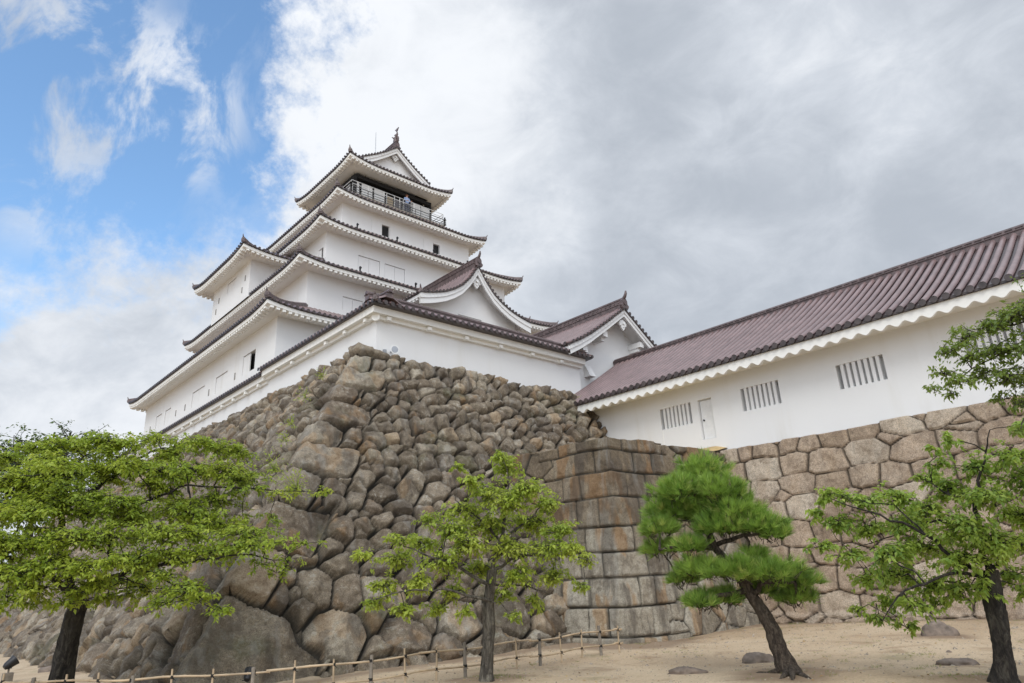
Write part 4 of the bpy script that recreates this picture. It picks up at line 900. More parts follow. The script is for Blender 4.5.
# ------------------------------------------------------------------ trees
T = json.loads('''{"left":{"trunk":[[2.89,15.13,-0.05,0.33],[2.88,15.08,0.65,0.27],[2.91,15.02,1.22,0.25],[2.94,14.91,1.63,0.24]],"limbs":[[[2.94,14.91,1.63,0.19],[2.7,15.06,2.07,0.15],[2.52,15.09,2.68,0.12],[2.46,15.0,3.21,0.11],[2.96,14.91,3.62,0.09],[3.33,14.83,4.03,0.07],[3.76,14.83,4.36,0.04],[4.47,14.74,4.61,0.02]],[[2.94,14.91,1.63,0.15],[2.38,14.61,2.06,0.12],[1.89,14.48,2.31,0.09],[1.31,14.34,2.47,0.06]],[[2.94,14.91,1.63,0.14],[3.04,14.07,1.94,0.1],[3.44,13.26,2.1,0.07],[4.05,12.67,2.15,0.05],[4.72,12.22,2.24,0.03],[5.41,11.93,2.13,0.015]],[[2.7,15.06,2.07,0.1],[3.28,14.64,2.3,0.08],[3.16,14.66,3.01,0.06],[3.74,14.32,3.36,0.05],[4.31,14.05,3.64,0.04],[5.06,13.37,3.53,0.03],[6.21,12.77,3.44,0.012]],[[2.46,15.0,3.21,0.08],[2.15,15.05,3.56,0.06],[2.56,15.08,4.05,0.04],[2.84,15.03,4.35,0.02]],[[2.46,15.0,3.21,0.07],[1.78,14.89,3.35,0.05],[1.23,14.95,3.67,0.03]],[[3.44,13.26,2.1,0.05],[3.69,12.67,1.88,0.035],[4.36,12.14,1.38,0.012]],[[4.31,14.05,3.64,0.04],[4.24,13.55,3.11,0.03],[4.32,13.11,2.63,0.02]]],"cl":[[1.49,15.57,4.18,0.42],[1.93,15.59,4.37,0.42],[2.27,15.35,4.48,0.42],[2.63,15.09,4.46,0.42],[2.9,14.77,4.49,0.42],[3.3,14.74,4.45,0.42],[3.9,15.17,4.69,0.42],[4.27,15.06,4.43,0.42],[4.45,14.18,4.5,0.42],[4.87,14.31,4.49,0.42],[5.26,14.28,4.4,0.42],[1.41,14.79,3.65,0.5],[1.69,14.88,3.69,0.5],[2.06,14.58,3.83,0.5],[2.4,14.51,3.83,0.5],[2.97,14.98,3.96,0.5],[3.32,14.75,4.02,0.5],[3.89,14.27,3.91,0.5],[4.52,14.23,3.96,0.5],[4.86,13.72,3.92,0.5],[5.2,13.71,3.78,0.5],[1.33,14.76,3.1,0.5],[1.62,14.24,3.07,0.5],[2.01,14.49,3.24,0.5],[2.33,14.03,3.25,0.5],[2.79,14.28,3.36,0.5],[3.14,13.77,3.2,0.5],[3.45,14.18,2.99,0.5],[4.85,13.95,3.38,0.5],[4.15,13.77,3.14,0.5],[4.88,13.37,3.43,0.27,0.45],[5.2,13.07,3.51,0.27,0.45],[5.51,12.78,3.39,0.27,0.45],[6.22,13.26,3.55,0.27,0.45],[6.69,13.04,3.51,0.27,0.45],[1.42,13.79,2.53,0.5],[1.72,13.94,2.49,0.5],[2.15,13.88,2.57,0.5],[2.45,13.32,2.63,0.5],[2.86,13.27,2.6,0.5],[3.66,13.03,2.67,0.5],[4.05,12.99,2.67,0.5],[4.95,12.62,2.65,0.5],[4.72,13.4,2.82,0.5],[1.6,13.58,2.04,0.42],[1.78,13.29,2.05,0.42],[2.26,13.44,2.14,0.42],[2.62,12.98,2.08,0.42],[2.92,12.84,2.18,0.42],[3.34,13.09,2.24,0.42],[3.75,12.74,2.27,0.42],[4.11,12.68,2.28,0.42],[4.64,13.02,2.33,0.42],[4.77,12.19,2.37,0.42],[2.76,13.27,1.83,0.42],[2.01,13.38,1.81,0.42],[5.07,11.9,2.41,0.25,0.5],[5.51,12.12,2.44,0.25,0.5],[5.02,12.01,2.08,0.25,0.5],[5.4,12.24,1.92,0.25,0.5],[5.64,12.23,2.17,0.25,0.5],[5.84,12.15,2.42,0.25,0.5],[3.62,12.46,1.92,0.27,0.8],[3.75,11.89,1.73,0.27,0.8],[4.1,11.92,1.58,0.27,0.8],[4.53,12.34,1.35,0.27,0.8],[3.7,12.34,1.52,0.27,0.8],[3.8,14.51,3.39,0.3,0.4],[5.28,13.7,3.06,0.3,0.4],[3.9,14.08,1.71,0.3,0.4],[3.59,14.22,1.88,0.3,0.4],[1.57,14.81,1.8,0.3,0.4],[5.91,13.81,3.04,0.3,0.4],[1.68,13.38,1.71,0.26,0.8],[2.15,13.86,1.6,0.26,0.8],[3.12,13.68,1.63,0.26,0.8],[3.35,13.5,1.67,0.26,0.8],[2.66,13.75,1.73,0.26,0.8],[1.52,13.69,1.59,0.26,0.8],[2.39,13.34,1.6,0.26,0.8],[2.1,14.56,2.82,0.2865919299786543],[3.46,14.97,4.07,0.22237023847987736],[2.03,14.34,3.56,0.39921607039188334],[4.12,13.76,2.99,0.33503226529794916],[3.85,15.17,2.11,0.31417261786899425],[3.56,14.75,4.07,0.35648144433162715],[2.13,14.68,4.04,0.37579490265621024],[4.22,15.29,2.06,0.34854330705001646],[2.96,15.42,2.24,0.30003179008913694],[4.02,13.43,3.85,0.2444743948361204],[4.62,13.63,3.02,0.3327966923560247],[3.0,14.74,3.22,0.2831638879786324],[3.61,15.37,1.94,0.34275678459429404],[4.07,13.1,1.66,0.3408292375892533],[4.48,14.3,1.75,0.38284527721220263],[3.72,14.39,3.65,0.36968942744920374],[2.16,15.24,4.11,0.3737096479160824],[1.66,13.96,2.19,0.2938831289222636],[2.21,13.4,2.26,0.37709806443307625],[3.08,13.64,3.9,0.3493192859407329],[4.9,15.27,1.77,0.31097566725664794],[2.01,13.53,3.78,0.32795730558338815],[1.82,13.78,3.02,0.32988408213412146],[1.71,15.41,2.17,0.2764894935848965],[4.45,14.37,3.31,0.30287373391226285],[3.55,14.29,2.72,0.3206669911627703],[4.84,14.72,2.94,0.29761447961756793],[2.01,14.34,3.35,0.3960035169607544],[3.03,14.63,4.21,0.29473786188469875],[1.33,13.54,2.61,0.33379249635330077],[3.46,14.3,3.06,0.34227065164685955],[3.59,13.24,2.24,0.22399284441834577],[3.77,14.29,1.8,0.26520201007302463],[3.2,13.81,3.28,0.28551191608119225],[2.58,14.35,2.69,0.2740727152058061],[4.07,14.94,4.33,0.3224664403727048],[2.18,14.06,3.52,0.3646853806710844],[1.79,13.82,3.02,0.345651953201473],[2.26,14.58,3.32,0.3700370004803156],[4.41,14.84,3.87,0.28060784230807856],[4.28,13.56,3.03,0.26050501169011925],[3.12,15.01,3.82,0.3652199027725823],[1.84,14.97,3.52,0.3653007552700517],[4.09,14.06,3.32,0.24334404480329924],[4.06,14.33,3.57,0.2823437705200336],[2.6,13.98,3.04,0.3857102289377735]],"leaf":0.078,"n":62000},"mid":{"trunk":[[8.05,9.7,-0.03,0.2],[8.06,9.69,0.29,0.165],[8.1,9.65,0.83,0.15],[8.1,9.65,1.31,0.135],[8.1,9.52,1.8,0.12]],"limbs":[[[8.1,9.52,1.8,0.09],[8.22,9.42,2.29,0.07],[8.3,9.35,2.81,0.05],[8.36,9.29,3.43,0.02]],[[8.06,9.55,1.55,0.07],[7.42,9.69,1.9,0.05],[6.89,9.82,2.08,0.03],[6.48,10.1,2.26,0.015]],[[8.03,9.58,1.31,0.06],[7.28,9.66,1.51,0.04],[6.7,9.83,1.54,0.03],[6.07,10.12,1.42,0.012]],[[8.1,9.52,1.8,0.06],[8.46,8.93,2.01,0.045],[8.76,8.49,2.03,0.03],[9.0,8.08,1.88,0.012]],[[8.22,9.42,2.29,0.05],[8.83,9.13,2.71,0.035],[9.18,8.92,2.35,0.015]],[[8.22,9.42,2.29,0.05],[7.95,9.77,2.75,0.035],[7.68,9.99,3.03,0.015]],[[8.06,9.55,1.55,0.05],[8.79,9.44,1.52,0.03],[9.1,9.14,1.34,0.015]]],"cl":[[8.51,9.48,3.61,0.28],[7.98,9.4,3.11,0.32],[8.24,8.68,3.11,0.3],[8.04,9.01,2.89,0.34],[7.79,9.93,2.85,0.3],[8.88,8.89,2.87,0.26],[8.19,9.69,2.58,0.36],[8.84,9.31,2.59,0.34],[7.42,9.76,2.5,0.3],[8.7,8.4,2.38,0.28],[7.25,10.44,2.31,0.28],[7.5,9.45,2.22,0.34],[8.18,9.18,2.14,0.34],[8.42,8.5,2.08,0.3],[8.7,8.14,2.04,0.22],[6.66,10.34,2.03,0.26],[7.29,9.9,1.96,0.3],[8.19,9.98,1.83,0.3],[8.34,9.13,1.68,0.28],[8.67,8.62,1.65,0.24],[9.4,8.46,1.9,0.16],[6.52,10.5,1.61,0.24],[6.88,9.99,1.63,0.26],[7.59,9.98,1.47,0.24],[6.51,10.79,1.36,0.18],[6.53,9.89,1.23,0.18],[6.03,10.42,2.08,0.16],[7.38,10.18,1.2,0.18],[8.51,9.72,1.35,0.2],[8.88,9.3,1.24,0.18],[8.99,8.22,1.45,0.14],[7.5,9.3,3.24,0.2],[6.54,10.03,2.33,0.2],[7.3,10.27,2.71,0.18],[7.77,10.0,3.61,0.12],[8.26,9.33,3.75,0.16],[7.62,9.66,1.16,0.14],[8.26,9.22,1.03,0.12]],"leaf":0.075,"n":21000},"right":{"trunk":[[11.47,3.16,-0.03,0.25],[11.5,3.07,0.31,0.2],[11.51,3.01,0.68,0.18],[11.52,3.0,1.06,0.18],[11.53,2.96,1.44,0.15]],"limbs":[[[11.53,2.96,1.44,0.11],[11.52,2.99,1.91,0.08],[11.54,2.92,2.39,0.06],[11.69,2.7,2.93,0.03],[11.73,2.55,3.35,0.015]],[[11.52,2.99,1.31,0.08],[11.25,3.21,1.59,0.06],[10.96,3.48,1.95,0.045],[10.7,3.92,2.26,0.03],[10.39,4.45,2.54,0.012]],[[11.54,2.92,2.39,0.04],[11.56,3.22,2.49,0.03],[11.58,3.5,2.75,0.012]],[[11.53,2.96,1.44,0.07],[11.72,2.57,1.75,0.05],[11.8,2.17,2.05,0.03]],[[11.51,3.03,1.38,0.06],[10.9,3.34,1.41,0.04],[10.46,3.73,1.24,0.03],[10.26,3.97,0.94,0.012]],[[10.96,3.48,1.95,0.03],[10.97,3.79,2.39,0.02],[10.86,4.36,2.52,0.01]],[[11.52,2.99,1.91,0.05],[11.79,3.5,2.17,0.035],[11.79,4.17,2.0,0.02],[11.54,4.8,1.82,0.01]]],"cl":[[11.9,2.86,2.86,0.3],[11.64,2.37,2.93,0.28],[12.01,2.3,2.64,0.35],[11.84,3.26,2.59,0.3],[11.4,2.68,2.39,0.34],[12.15,2.54,2.15,0.34],[11.92,3.56,2.78,0.2],[11.41,3.24,2.94,0.14],[11.94,3.69,2.35,0.32],[11.16,3.06,2.04,0.36],[11.39,2.75,1.81,0.36],[11.9,2.48,1.77,0.3],[11.09,3.73,2.5,0.26],[11.43,3.88,2.15,0.3],[11.53,3.71,1.8,0.34],[11.22,3.17,1.59,0.34],[11.55,4.38,2.51,0.24],[11.67,4.51,2.15,0.28],[10.83,3.99,1.72,0.3],[11.44,4.67,2.61,0.22],[11.33,4.76,2.23,0.24],[11.13,4.79,2.67,0.18],[11.26,5.12,2.42,0.16],[10.64,4.81,1.87,0.18],[11.31,4.71,1.74,0.22],[11.27,4.08,1.44,0.3],[11.66,3.78,1.26,0.28],[11.64,3.36,1.18,0.24],[11.65,4.66,1.38,0.22],[10.89,3.81,1.04,0.22],[11.87,3.83,0.97,0.16],[11.73,4.41,1.03,0.2],[11.31,4.13,0.71,0.15],[11.57,4.57,0.82,0.14],[11.98,2.8,1.36,0.22],[12.16,2.72,1.11,0.2],[11.26,3.02,1.23,0.16],[11.38,3.03,3.23,0.14],[11.06,3.12,3.08,0.1],[11.73,2.17,3.3,0.2],[11.31,4.75,0.93,0.12]],"leaf":0.082,"n":17500},"edge":{"trunk":[[9.82,1.28,-0.05,0.24],[9.74,1.07,1.51,0.19],[9.66,0.93,2.29,0.16],[9.66,0.88,2.92,0.13]],"limbs":[[[9.66,0.88,2.92,0.08],[9.53,1.12,3.4,0.05],[9.48,1.5,3.91,0.03],[9.41,1.9,3.8,0.018],[9.29,2.41,3.55,0.008]],[[9.66,0.88,2.92,0.08],[9.55,1.01,3.84,0.05],[9.49,1.44,4.18,0.025],[9.41,1.92,4.14,0.01]],[[9.66,0.88,2.92,0.06],[9.5,1.38,3.06,0.03],[9.44,1.74,3.24,0.01]],[[9.66,0.88,2.92,0.08],[9.67,0.75,3.9,0.05],[9.67,0.71,4.37,0.02]]],"cl":[[9.34,1.49,4.24,0.26],[9.2,1.72,4.13,0.24],[9.71,2.08,4.2,0.22],[9.41,1.41,3.84,0.3],[9.41,1.75,3.9,0.24],[9.29,1.99,3.85,0.2],[9.32,2.19,4.0,0.16],[9.17,2.3,3.71,0.15],[9.01,2.11,3.54,0.16],[9.42,1.97,3.65,0.2],[9.24,1.68,3.53,0.2],[9.85,1.33,4.38,0.3],[8.97,2.35,3.48,0.1],[9.27,2.29,3.46,0.1],[9.46,1.83,3.35,0.13],[9.28,1.65,3.21,0.14],[9.27,1.73,2.93,0.1],[9.57,1.49,3.56,0.3],[9.74,1.2,3.9,0.4],[9.7,1.26,3.37,0.4],[9.78,1.0,3.76,0.5],[9.31,1.03,4.29,0.4],[9.82,1.08,3.19,0.5],[9.69,0.71,4.26,0.5]],"leaf":0.056,"n":15000},"far":{"trunk":[[12.22,87.15,0,0.5],[11.91,87.19,7.85,0.4],[11.46,87.25,11.88,0.3]],"limbs":[[[11.46,87.25,11.88,0.25],[13.28,86.99,16.16,0.1]],[[11.46,87.25,11.88,0.25],[8.28,87.61,14.84,0.1]]],"cl":[[9.15,88.04,16.86,3.2],[11.0,85.65,17.34,2.8],[14.05,89.36,18.61,2.6],[16.03,85.77,18.69,2.2],[17.5,86.0,18.61,1.5],[6.58,86.83,16.33,3.5],[13.47,88.74,17.06,3],[10.29,87.96,14.75,4],[15.71,86.84,16.28,3],[3.95,88.96,16.89,4],[9.1,88.38,12.16,4.5],[13.14,89.01,12.67,4.5],[16.5,84.89,12.78,3.5],[5.77,87.23,11.84,4.5]],"leaf":0.42,"n":9000},"pine":{"trunk":[[11.26,5.98,0.0,0.2],[11.22,6.05,0.28,0.15],[11.14,6.1,0.63,0.125],[11.02,6.21,1.0,0.115],[10.91,6.31,1.28,0.1],[10.83,6.45,1.6,0.085],[10.68,6.68,1.97,0.075],[10.62,6.78,2.36,0.06],[10.65,6.74,2.95,0.03]],"limbs":[[[10.93,6.27,1.19,0.05],[10.87,5.97,1.4,0.04],[10.99,5.52,1.38,0.02]],[[10.91,6.31,1.28,0.05],[10.42,6.54,1.23,0.035],[10.16,6.76,1.17,0.02]],[[10.83,6.45,1.6,0.05],[10.69,7.05,1.55,0.03],[10.49,7.33,1.48,0.015]],[[10.68,6.68,1.97,0.045],[10.2,7.05,2.05,0.03],[9.92,7.27,1.98,0.015]],[[10.69,6.67,2.02,0.045],[10.78,6.14,2.15,0.03],[10.89,5.72,2.13,0.015]]],"pads":[[10.87,6.82,3.29,0.42,0.26],[10.32,7.0,2.94,0.42,0.26],[10.67,6.39,2.88,0.44,0.26],[10.55,7.45,2.65,0.42,0.24],[10.86,6.99,2.61,0.5,0.28],[10.79,6.26,2.53,0.48,0.26],[10.13,7.37,2.32,0.34,0.18],[10.94,5.94,2.25,0.42,0.2],[10.53,6.44,2.28,0.45,0.2],[11.02,5.73,2.13,0.25,0.14],[10.46,7.61,2.0,0.36,0.14],[10.21,6.86,1.99,0.3,0.12],[10.37,6.82,1.63,0.42,0.15],[10.64,6.34,1.57,0.55,0.19],[10.85,5.81,1.52,0.5,0.2],[11.3,5.62,1.37,0.34,0.17],[10.5,7.27,1.48,0.26,0.13],[11.21,6.26,1.27,0.3,0.14],[10.74,6.76,1.14,0.45,0.13],[11.44,5.79,1.13,0.34,0.16],[10.2,6.8,1.11,0.28,0.1],[10.87,6.07,1.81,0.2,0.1]]},"roots":[[[11.27,5.97,0.12,0.1],[11.08,5.78,0.04,0.07],[10.82,5.41,-0.02,0.03]],[[11.26,5.98,0.12,0.1],[10.81,5.86,0.04,0.05],[10.6,5.84,-0.02,0.02]],[[11.21,5.96,0.12,0.08],[11.1,6.18,0.04,0.05],[11.11,6.55,-0.02,0.02]],[[11.32,5.98,0.12,0.1],[10.78,5.71,0.04,0.05],[10.61,5.61,-0.02,0.02]]]}''')
def bark(name, c, c2, sc=1.0):
    m, t, b = mat(name)
    n = noise(t, 13*sc, 6, .75, stretch=(1, 1, .4), dist=.6); n2 = noise(t, 2.2, 4)
    col = ramp(t, n, [(.38, tuple(x*.35 for x in c)), (.5, c), (.66, tuple(x*1.25 for x in c2))])
    col = mixc(t, smooth(n2, .5, .7, 0, .5, tree=t), col, c2)
    t.links.new(col, b.inputs['Base Color']); b.inputs['Roughness'].default_value = .95
    bump(t, b, n, 1.0, .12); return m
M['bark_dark'] = bark('dark_bark', (.035, .028, .022), (.09, .08, .06)); M['bark_grey'] = bark('grey_bark', (.11, .095, .075), (.22, .20, .16)); M['bark_pine'] = bark('pine_bark', (.085, .062, .045), (.17, .135, .10), 1.6)
def leaf_mat(name, stops, transl=.5, rough=.5, tr=(.52, .62, .08)):
    m, t, b = mat(name)
    a = attr(t, 'rnd'); col = ramp(t, a.outputs['Fac'], stops)
    col = mixc(t, smooth(noise(t, 1.6, 3), .35, .7, 0, .45, tree=t), col, tuple(x*1.25 for x in stops[-2][1]))
    t.links.new(col, b.inputs['Base Color']); b.inputs['Roughness'].default_value = rough
    tl = t.nodes.new('ShaderNodeBsdfTranslucent'); tc_ = mixc(t, .5, col, tr); t.links.new(tc_, tl.inputs['Color'])
    mx = t.nodes.new('ShaderNodeMixShader'); mx.inputs[0].default_value = transl
    o = t.nodes['Material Output']; t.links.new(b.outputs[0], mx.inputs[1]); t.links.new(tl.outputs[0], mx.inputs[2]); t.links.new(mx.outputs[0], o.inputs['Surface'])
    return m
M['leaf_left'] = leaf_mat('cherry_leaf', [(0, (.14, .22, .03)), (.45, (.30, .42, .045)), (.8, (.44, .52, .06)), (.94, (.38, .40, .05)), (1, (.50, .34, .06))])
M['leaf_mid'] = leaf_mat('young_leaf', [(0, (.18, .26, .04)), (.45, (.34, .45, .06)), (.8, (.47, .55, .08)), (.96, (.40, .42, .08)), (1, (.55, .22, .08))])
M['leaf_right'] = leaf_mat('broad_leaf', [(0, (.09, .20, .045)), (.4, (.22, .35, .065)), (.75, (.38, .49, .09)), (1, (.50, .55, .15))])
M['leaf_edge'] = leaf_mat('fringe_leaf', [(0, (.06, .11, .03)), (.5, (.13, .20, .045)), (.8, (.22, .30, .07)), (1, (.34, .38, .10))])
M['leaf_far'] = leaf_mat('far_leaf', [(0, (.03, .06, .02)), (.5, (.045, .085, .03)), (.8, (.06, .11, .035)), (1, (.09, .14, .05))], .2)
M['needle'] = leaf_mat('pine_needle', [(0, (.04, .09, .018)), (.5, (.19, .335, .055)), (.85, (.36, .50, .10)), (1, (.50, .50, .16))], .4, .45, (.36, .52, .08))

def leaves_mesh(name, P, D, Nn, Ln, Wd, rnd, material, parent):
    """folded pointed leaves: base, two sides, tip and fold; arrays of n"""
    n = len(P); D = D/np.linalg.norm(D, axis=1)[:, None]; S = np.cross(D, Nn); S /= np.linalg.norm(S, axis=1)[:, None]+1e-9; Nn = np.cross(S, D)
    L = Ln[:, None]; Wv = Wd[:, None]
    a = P; b = P+D*L*.42+S*Wv*.5+Nn*Wv*.14; c = P+D*L-Nn*L*.12; d = P+D*L*.42-S*Wv*.5+Nn*Wv*.14; mid = P+D*L*.5
    V = np.stack([a, b, c, d, mid], 1).reshape(-1, 3); i = np.arange(n)*5
    F = np.stack([np.stack([i, i+1, i+4], 1), np.stack([i+1, i+2, i+4], 1), np.stack([i+2, i+3, i+4], 1), np.stack([i+3, i, i+4], 1)], 1).reshape(-1, 3)
    o = np_mesh(name, V, F, material, attrs={'rnd': np.repeat(rnd, 5)}, smooth=False); o.parent = parent; return o

def curve_pts(a, b, k, sag, rg):
    a, b = np.array(a), np.array(b); t = np.linspace(0, 1, k)[:, None]; p = a*(1-t)+b*t
    p[:, 2] += sag*np.sin(np.pi*t[:, 0]); L = np.linalg.norm(b-a); p[1:-1] += rg.normal(0, .05*L, (k-2, 3)); return p

def refine(path, rg, k=4, amp=.03):
    """wobbly subdivided limb; columns x,y,z,r"""
    P = np.array(path); o = []
    for i in range(len(P)-1):
        for j in range(k):
            t = j/k; q = P[i]*(1-t)+P[i+1]*t; 
            if 0 < j: q[:3] += rg.normal(0, amp, 3)*min(1, q[3]*8+.3)
            o.append(q)
    o.append(P[-1]); return np.array(o)

def broadleaf(name, label, data, lmat, bmat, seed, flat=.5, group=None, cat='tree', twk=1.0):
    rg = np.random.default_rng(seed); t0 = data['trunk'][0]; root = empty(name, tuple(t0[:3])); tag(root, label, cat, group)
    loc = Vector(t0[:3])
    tr = MB(); tp = refine(data['trunk'], rg, 9, .003)
    # root flare and ribbed trunk
    seg = 30; rings = []
    for i, q in enumerate(tp):
        rad = q[3]*.64*(1+.28*math.exp(-i*.40)); A_ = np.array([2*math.pi*k/seg for k in range(seg)]+[0.0]); K_ = 1+.09*np.sin(3*A_+i*.12)+.16*fbm(np.cos(A_)*2.2, np.sin(A_)*2.2, 0*A_+q[2]*2.2, 3, seed)
        rings.append([(q[0]+math.cos(a)*rad*k_, q[1]+math.sin(a)*rad*k_, q[2]-(.15 if i == 0 else 0)) for a, k_ in zip(A_, K_)])
    tr.grid(rings, 0, True)
    under(tr.build('trunk', [bmat], None), root)
    bm_ = MB(); sk = []
    for l in data['limbs']:
        q = refine(l, rg, 4, .028); bm_.tube(q[:, :3], list(np.maximum(q[:, 3]*.48, .004)), 7); sk.append(q)
    sk = np.concatenate(sk)
    cl = data['cl']; dens = np.array([(c[3]**2)*(c[4] if len(c) > 4 else 1) for c in cl]); dens /= dens.sum()
    LP = []; LD = []; LN = []; LR = []
    for c, dn in zip(cl, dens):
        cc = np.array(c[:3]); r = c[3]; n = int(data['n']*dn)
        dist = np.linalg.norm(sk[:, :3]-cc, axis=1)+np.maximum(0, sk[:, 2]-cc[2])*.6; j = np.argmin(dist); s0 = sk[j]
        p = curve_pts(s0[:3], cc, 5, .06, rg); r0 = min(s0[3]*.4, .013*twk)
        bm_.tube(p, list(np.linspace(r0, .006*twk, 5)), 5, caps=False)
        # twigs
        nt_ = max(4, int(n/16)); tone = rg.normal(0, .13)
        per = n/nt_
        for k in range(nt_):
            a = rg.uniform(0, 2*math.pi); el = rg.normal(0, .5); dv = np.array([math.cos(a)*math.cos(el), math.sin(a)*math.cos(el), math.sin(el)*.9*flat*1.6])
            st = cc+rg.normal(0, r*.32, 3)*np.array([1, 1, flat]); ln = r*rg.uniform(.55, 1.15)
            q = curve_pts(st, st+dv*ln+np.array([0, 0, -.12*ln]), 4, .03, rg)
            if k % 2 == 0 or twk == 1.0: bm_.tube(np.concatenate([[cc+(st-cc)*.3], q]), [.006*twk, .005*twk, .004*twk, .003*twk, .002*twk], 3, caps=False)
            m_ = int(per+rg.random()); tt = rg.uniform(.1, 1.0, m_); ii = np.clip((tt*3).astype(int), 0, 2); f = tt*3-ii
            pos = q[ii]*(1-f[:, None])+q[ii+1]*f[:, None]; dr = q[ii+1]-q[ii]; dr /= np.linalg.norm(dr, axis=1)[:, None]
            sgn = np.where(rg.random(m_) < .5, 1, -1); side = np.cross(dr, [0, 0, 1])*sgn[:, None]
            D = dr*.55+side*.8+rg.normal(0, .25, (m_, 3))+np.array([0, 0, -.35]); LP.append(pos+rg.normal(0, .02*twk, (m_, 3))); LD.append(D)
            LN.append(np.array([0, 0, 1.0])+rg.normal(0, .42, (m_, 3))); LR.append(np.clip(rg.normal(.45+tone, .2, m_), 0, .93)+(rg.random(m_) < .012)*.07)
    under(bm_.build('branches', [bmat], None), root)
    LP, LD, LN, LR = map(np.concatenate, (LP, LD, LN, LR)); ln = data['leaf']*rg.uniform(.5, 1.35, len(LP))
    lv = leaves_mesh('crown', LP-np.array(loc), LD, LN, ln, ln*.5, LR, lmat, root)
    return root
broadleaf('cherry_tree', 'wide spreading cherry tree with dark trunk in front of the boulder wall at left', T['left'], M['leaf_left'], M['bark_dark'], 3, .38)
broadleaf('young_tree', 'light green young tree with slim grey trunk just before the bamboo fence', T['mid'], M['leaf_mid'], M['bark_grey'], 5, .6)
broadleaf('broadleaf_tree', 'tree with large leaves and thick dark trunk near the pale fitted wall', T['right'], M['leaf_right'], M['bark_dark'], 8, .6)
broadleaf('broadleaf_tree', 'leafy branches reaching in high from the right edge across the corridor wall', T['edge'], M['leaf_edge'], M['bark_grey'], 13, .6)
broadleaf('dark_tree', 'dark distant tree peeping above the cherry crown at far left', T['far'], M['leaf_far'], M['bark_dark'], 21, .8, twk=10.0)

# pine with cloud-pruned pads
pt = T['pine']; rg = np.random.default_rng(31); pr_ = empty('pine_tree', tuple(pt['trunk'][0][:3])); tag(pr_, 'leaning cloud-pruned pine with bright green needle pads before the bastion', 'tree')
tr = MB(); q = refine(pt['trunk'], rg, 4, .012); rings = []
for i, p in enumerate(q): rings.append([(p[0]+math.cos(a)*p[3]*(1+.12*math.sin(4*a+i*.5)), p[1]+math.sin(a)*p[3]*(1+.1*math.sin(3*a+i*.4)), p[2]-(.12 if i == 0 else 0)) for a in [2*math.pi*k/14 for k in range(15)]])
tr.grid(rings, 0, True)
under(tr.build('trunk', [M['bark_pine']], None), pr_)
for r_ in T['roots']:
    mb = MB(); a = refine(r_, rg, 3, .02); mb.tube(a[:, :3], list(a[:, 3]*.8), 8); under(mb.build('root', [M['bark_pine']], None), pr_)
bmp = MB()
for l in pt['limbs']+[[p_[:3]+[p_[3]*.85] for p_ in pt['trunk'][3:]]]:
    a = refine(l, rg, 4, .0 if l[0][3] > .08 else .02); bmp.tube(a[:, :3], list(a[:, 3]), 7)
skp = np.concatenate([np.array(x) for x in pt['limbs']]+[np.array(pt['trunk'])[4:]])
V_ = []; F_ = []; Rn = []; vb = 0
for x, y, z, rx, rz in pt['pads']:
    cc = np.array([x, y, z]); nt_ = int(240*rx*(rx+rz)/.3); ph = rg.uniform(0, 6, 3)
    j = np.argmin(np.linalg.norm(skp[:, :3]-cc, axis=1)); p = curve_pts(skp[j][:3], cc-np.array([0, 0, rz*.4]), 4, .0, rg); bmp.tube(p, [.025, .02, .014, .008], 5, caps=False)
    for k in range(nt_):
        while True:
            u = rg.uniform(-1, 1, 3)
            if (u**2).sum() < 1: break
        if u[2] < -.35: u[2] *= .5
        n_ = np.linalg.norm(u)
        if n_ < .45 and rg.random() < .6: u *= .8/max(n_, .1)
        base = cc+u*np.array([rx, rx*.9, rz])*(1+.34*math.sin(6*u[0]+ph[0])*math.sin(5*u[1]+ph[1]))
        ax = np.array([u[0]*.8, u[1]*.8, .75+u[2]*.5])+rg.normal(0, .22, 3); ax /= np.linalg.norm(ax)
        if k % 6 == 0: bmp.tube([base-ax*.12-np.array([u[0]*.05, u[1]*.05, .02]), base], [.007, .004], 4, caps=False)
        m_ = 24; d = ax+rg.normal(0, .33, (m_, 3)); d /= np.linalg.norm(d, axis=1)[:, None]; L = rg.uniform(.12, .20, m_)[:, None]
        s = np.cross(d, rg.normal(0, 1, (m_, 3))); s /= np.linalg.norm(s, axis=1)[:, None]; s *= .0052
        st = base+d*.012; V_.append(np.stack([st-s, st+s, st+d*L], 1).reshape(-1, 3)); Rn.append(np.repeat(np.clip(rg.normal(.5, .26)+rg.normal(0, .1, m_), 0, 1), 3))
V_ = np.concatenate(V_); Rn = np.concatenate(Rn); F_ = np.arange(len(V_)).reshape(-1, 3)
np_mesh('crown', V_-np.array(pt['trunk'][0][:3]), F_, M['needle'], pr_, {'rnd': Rn})
under(bmp.build('branches', [M['bark_pine']], None), pr_)

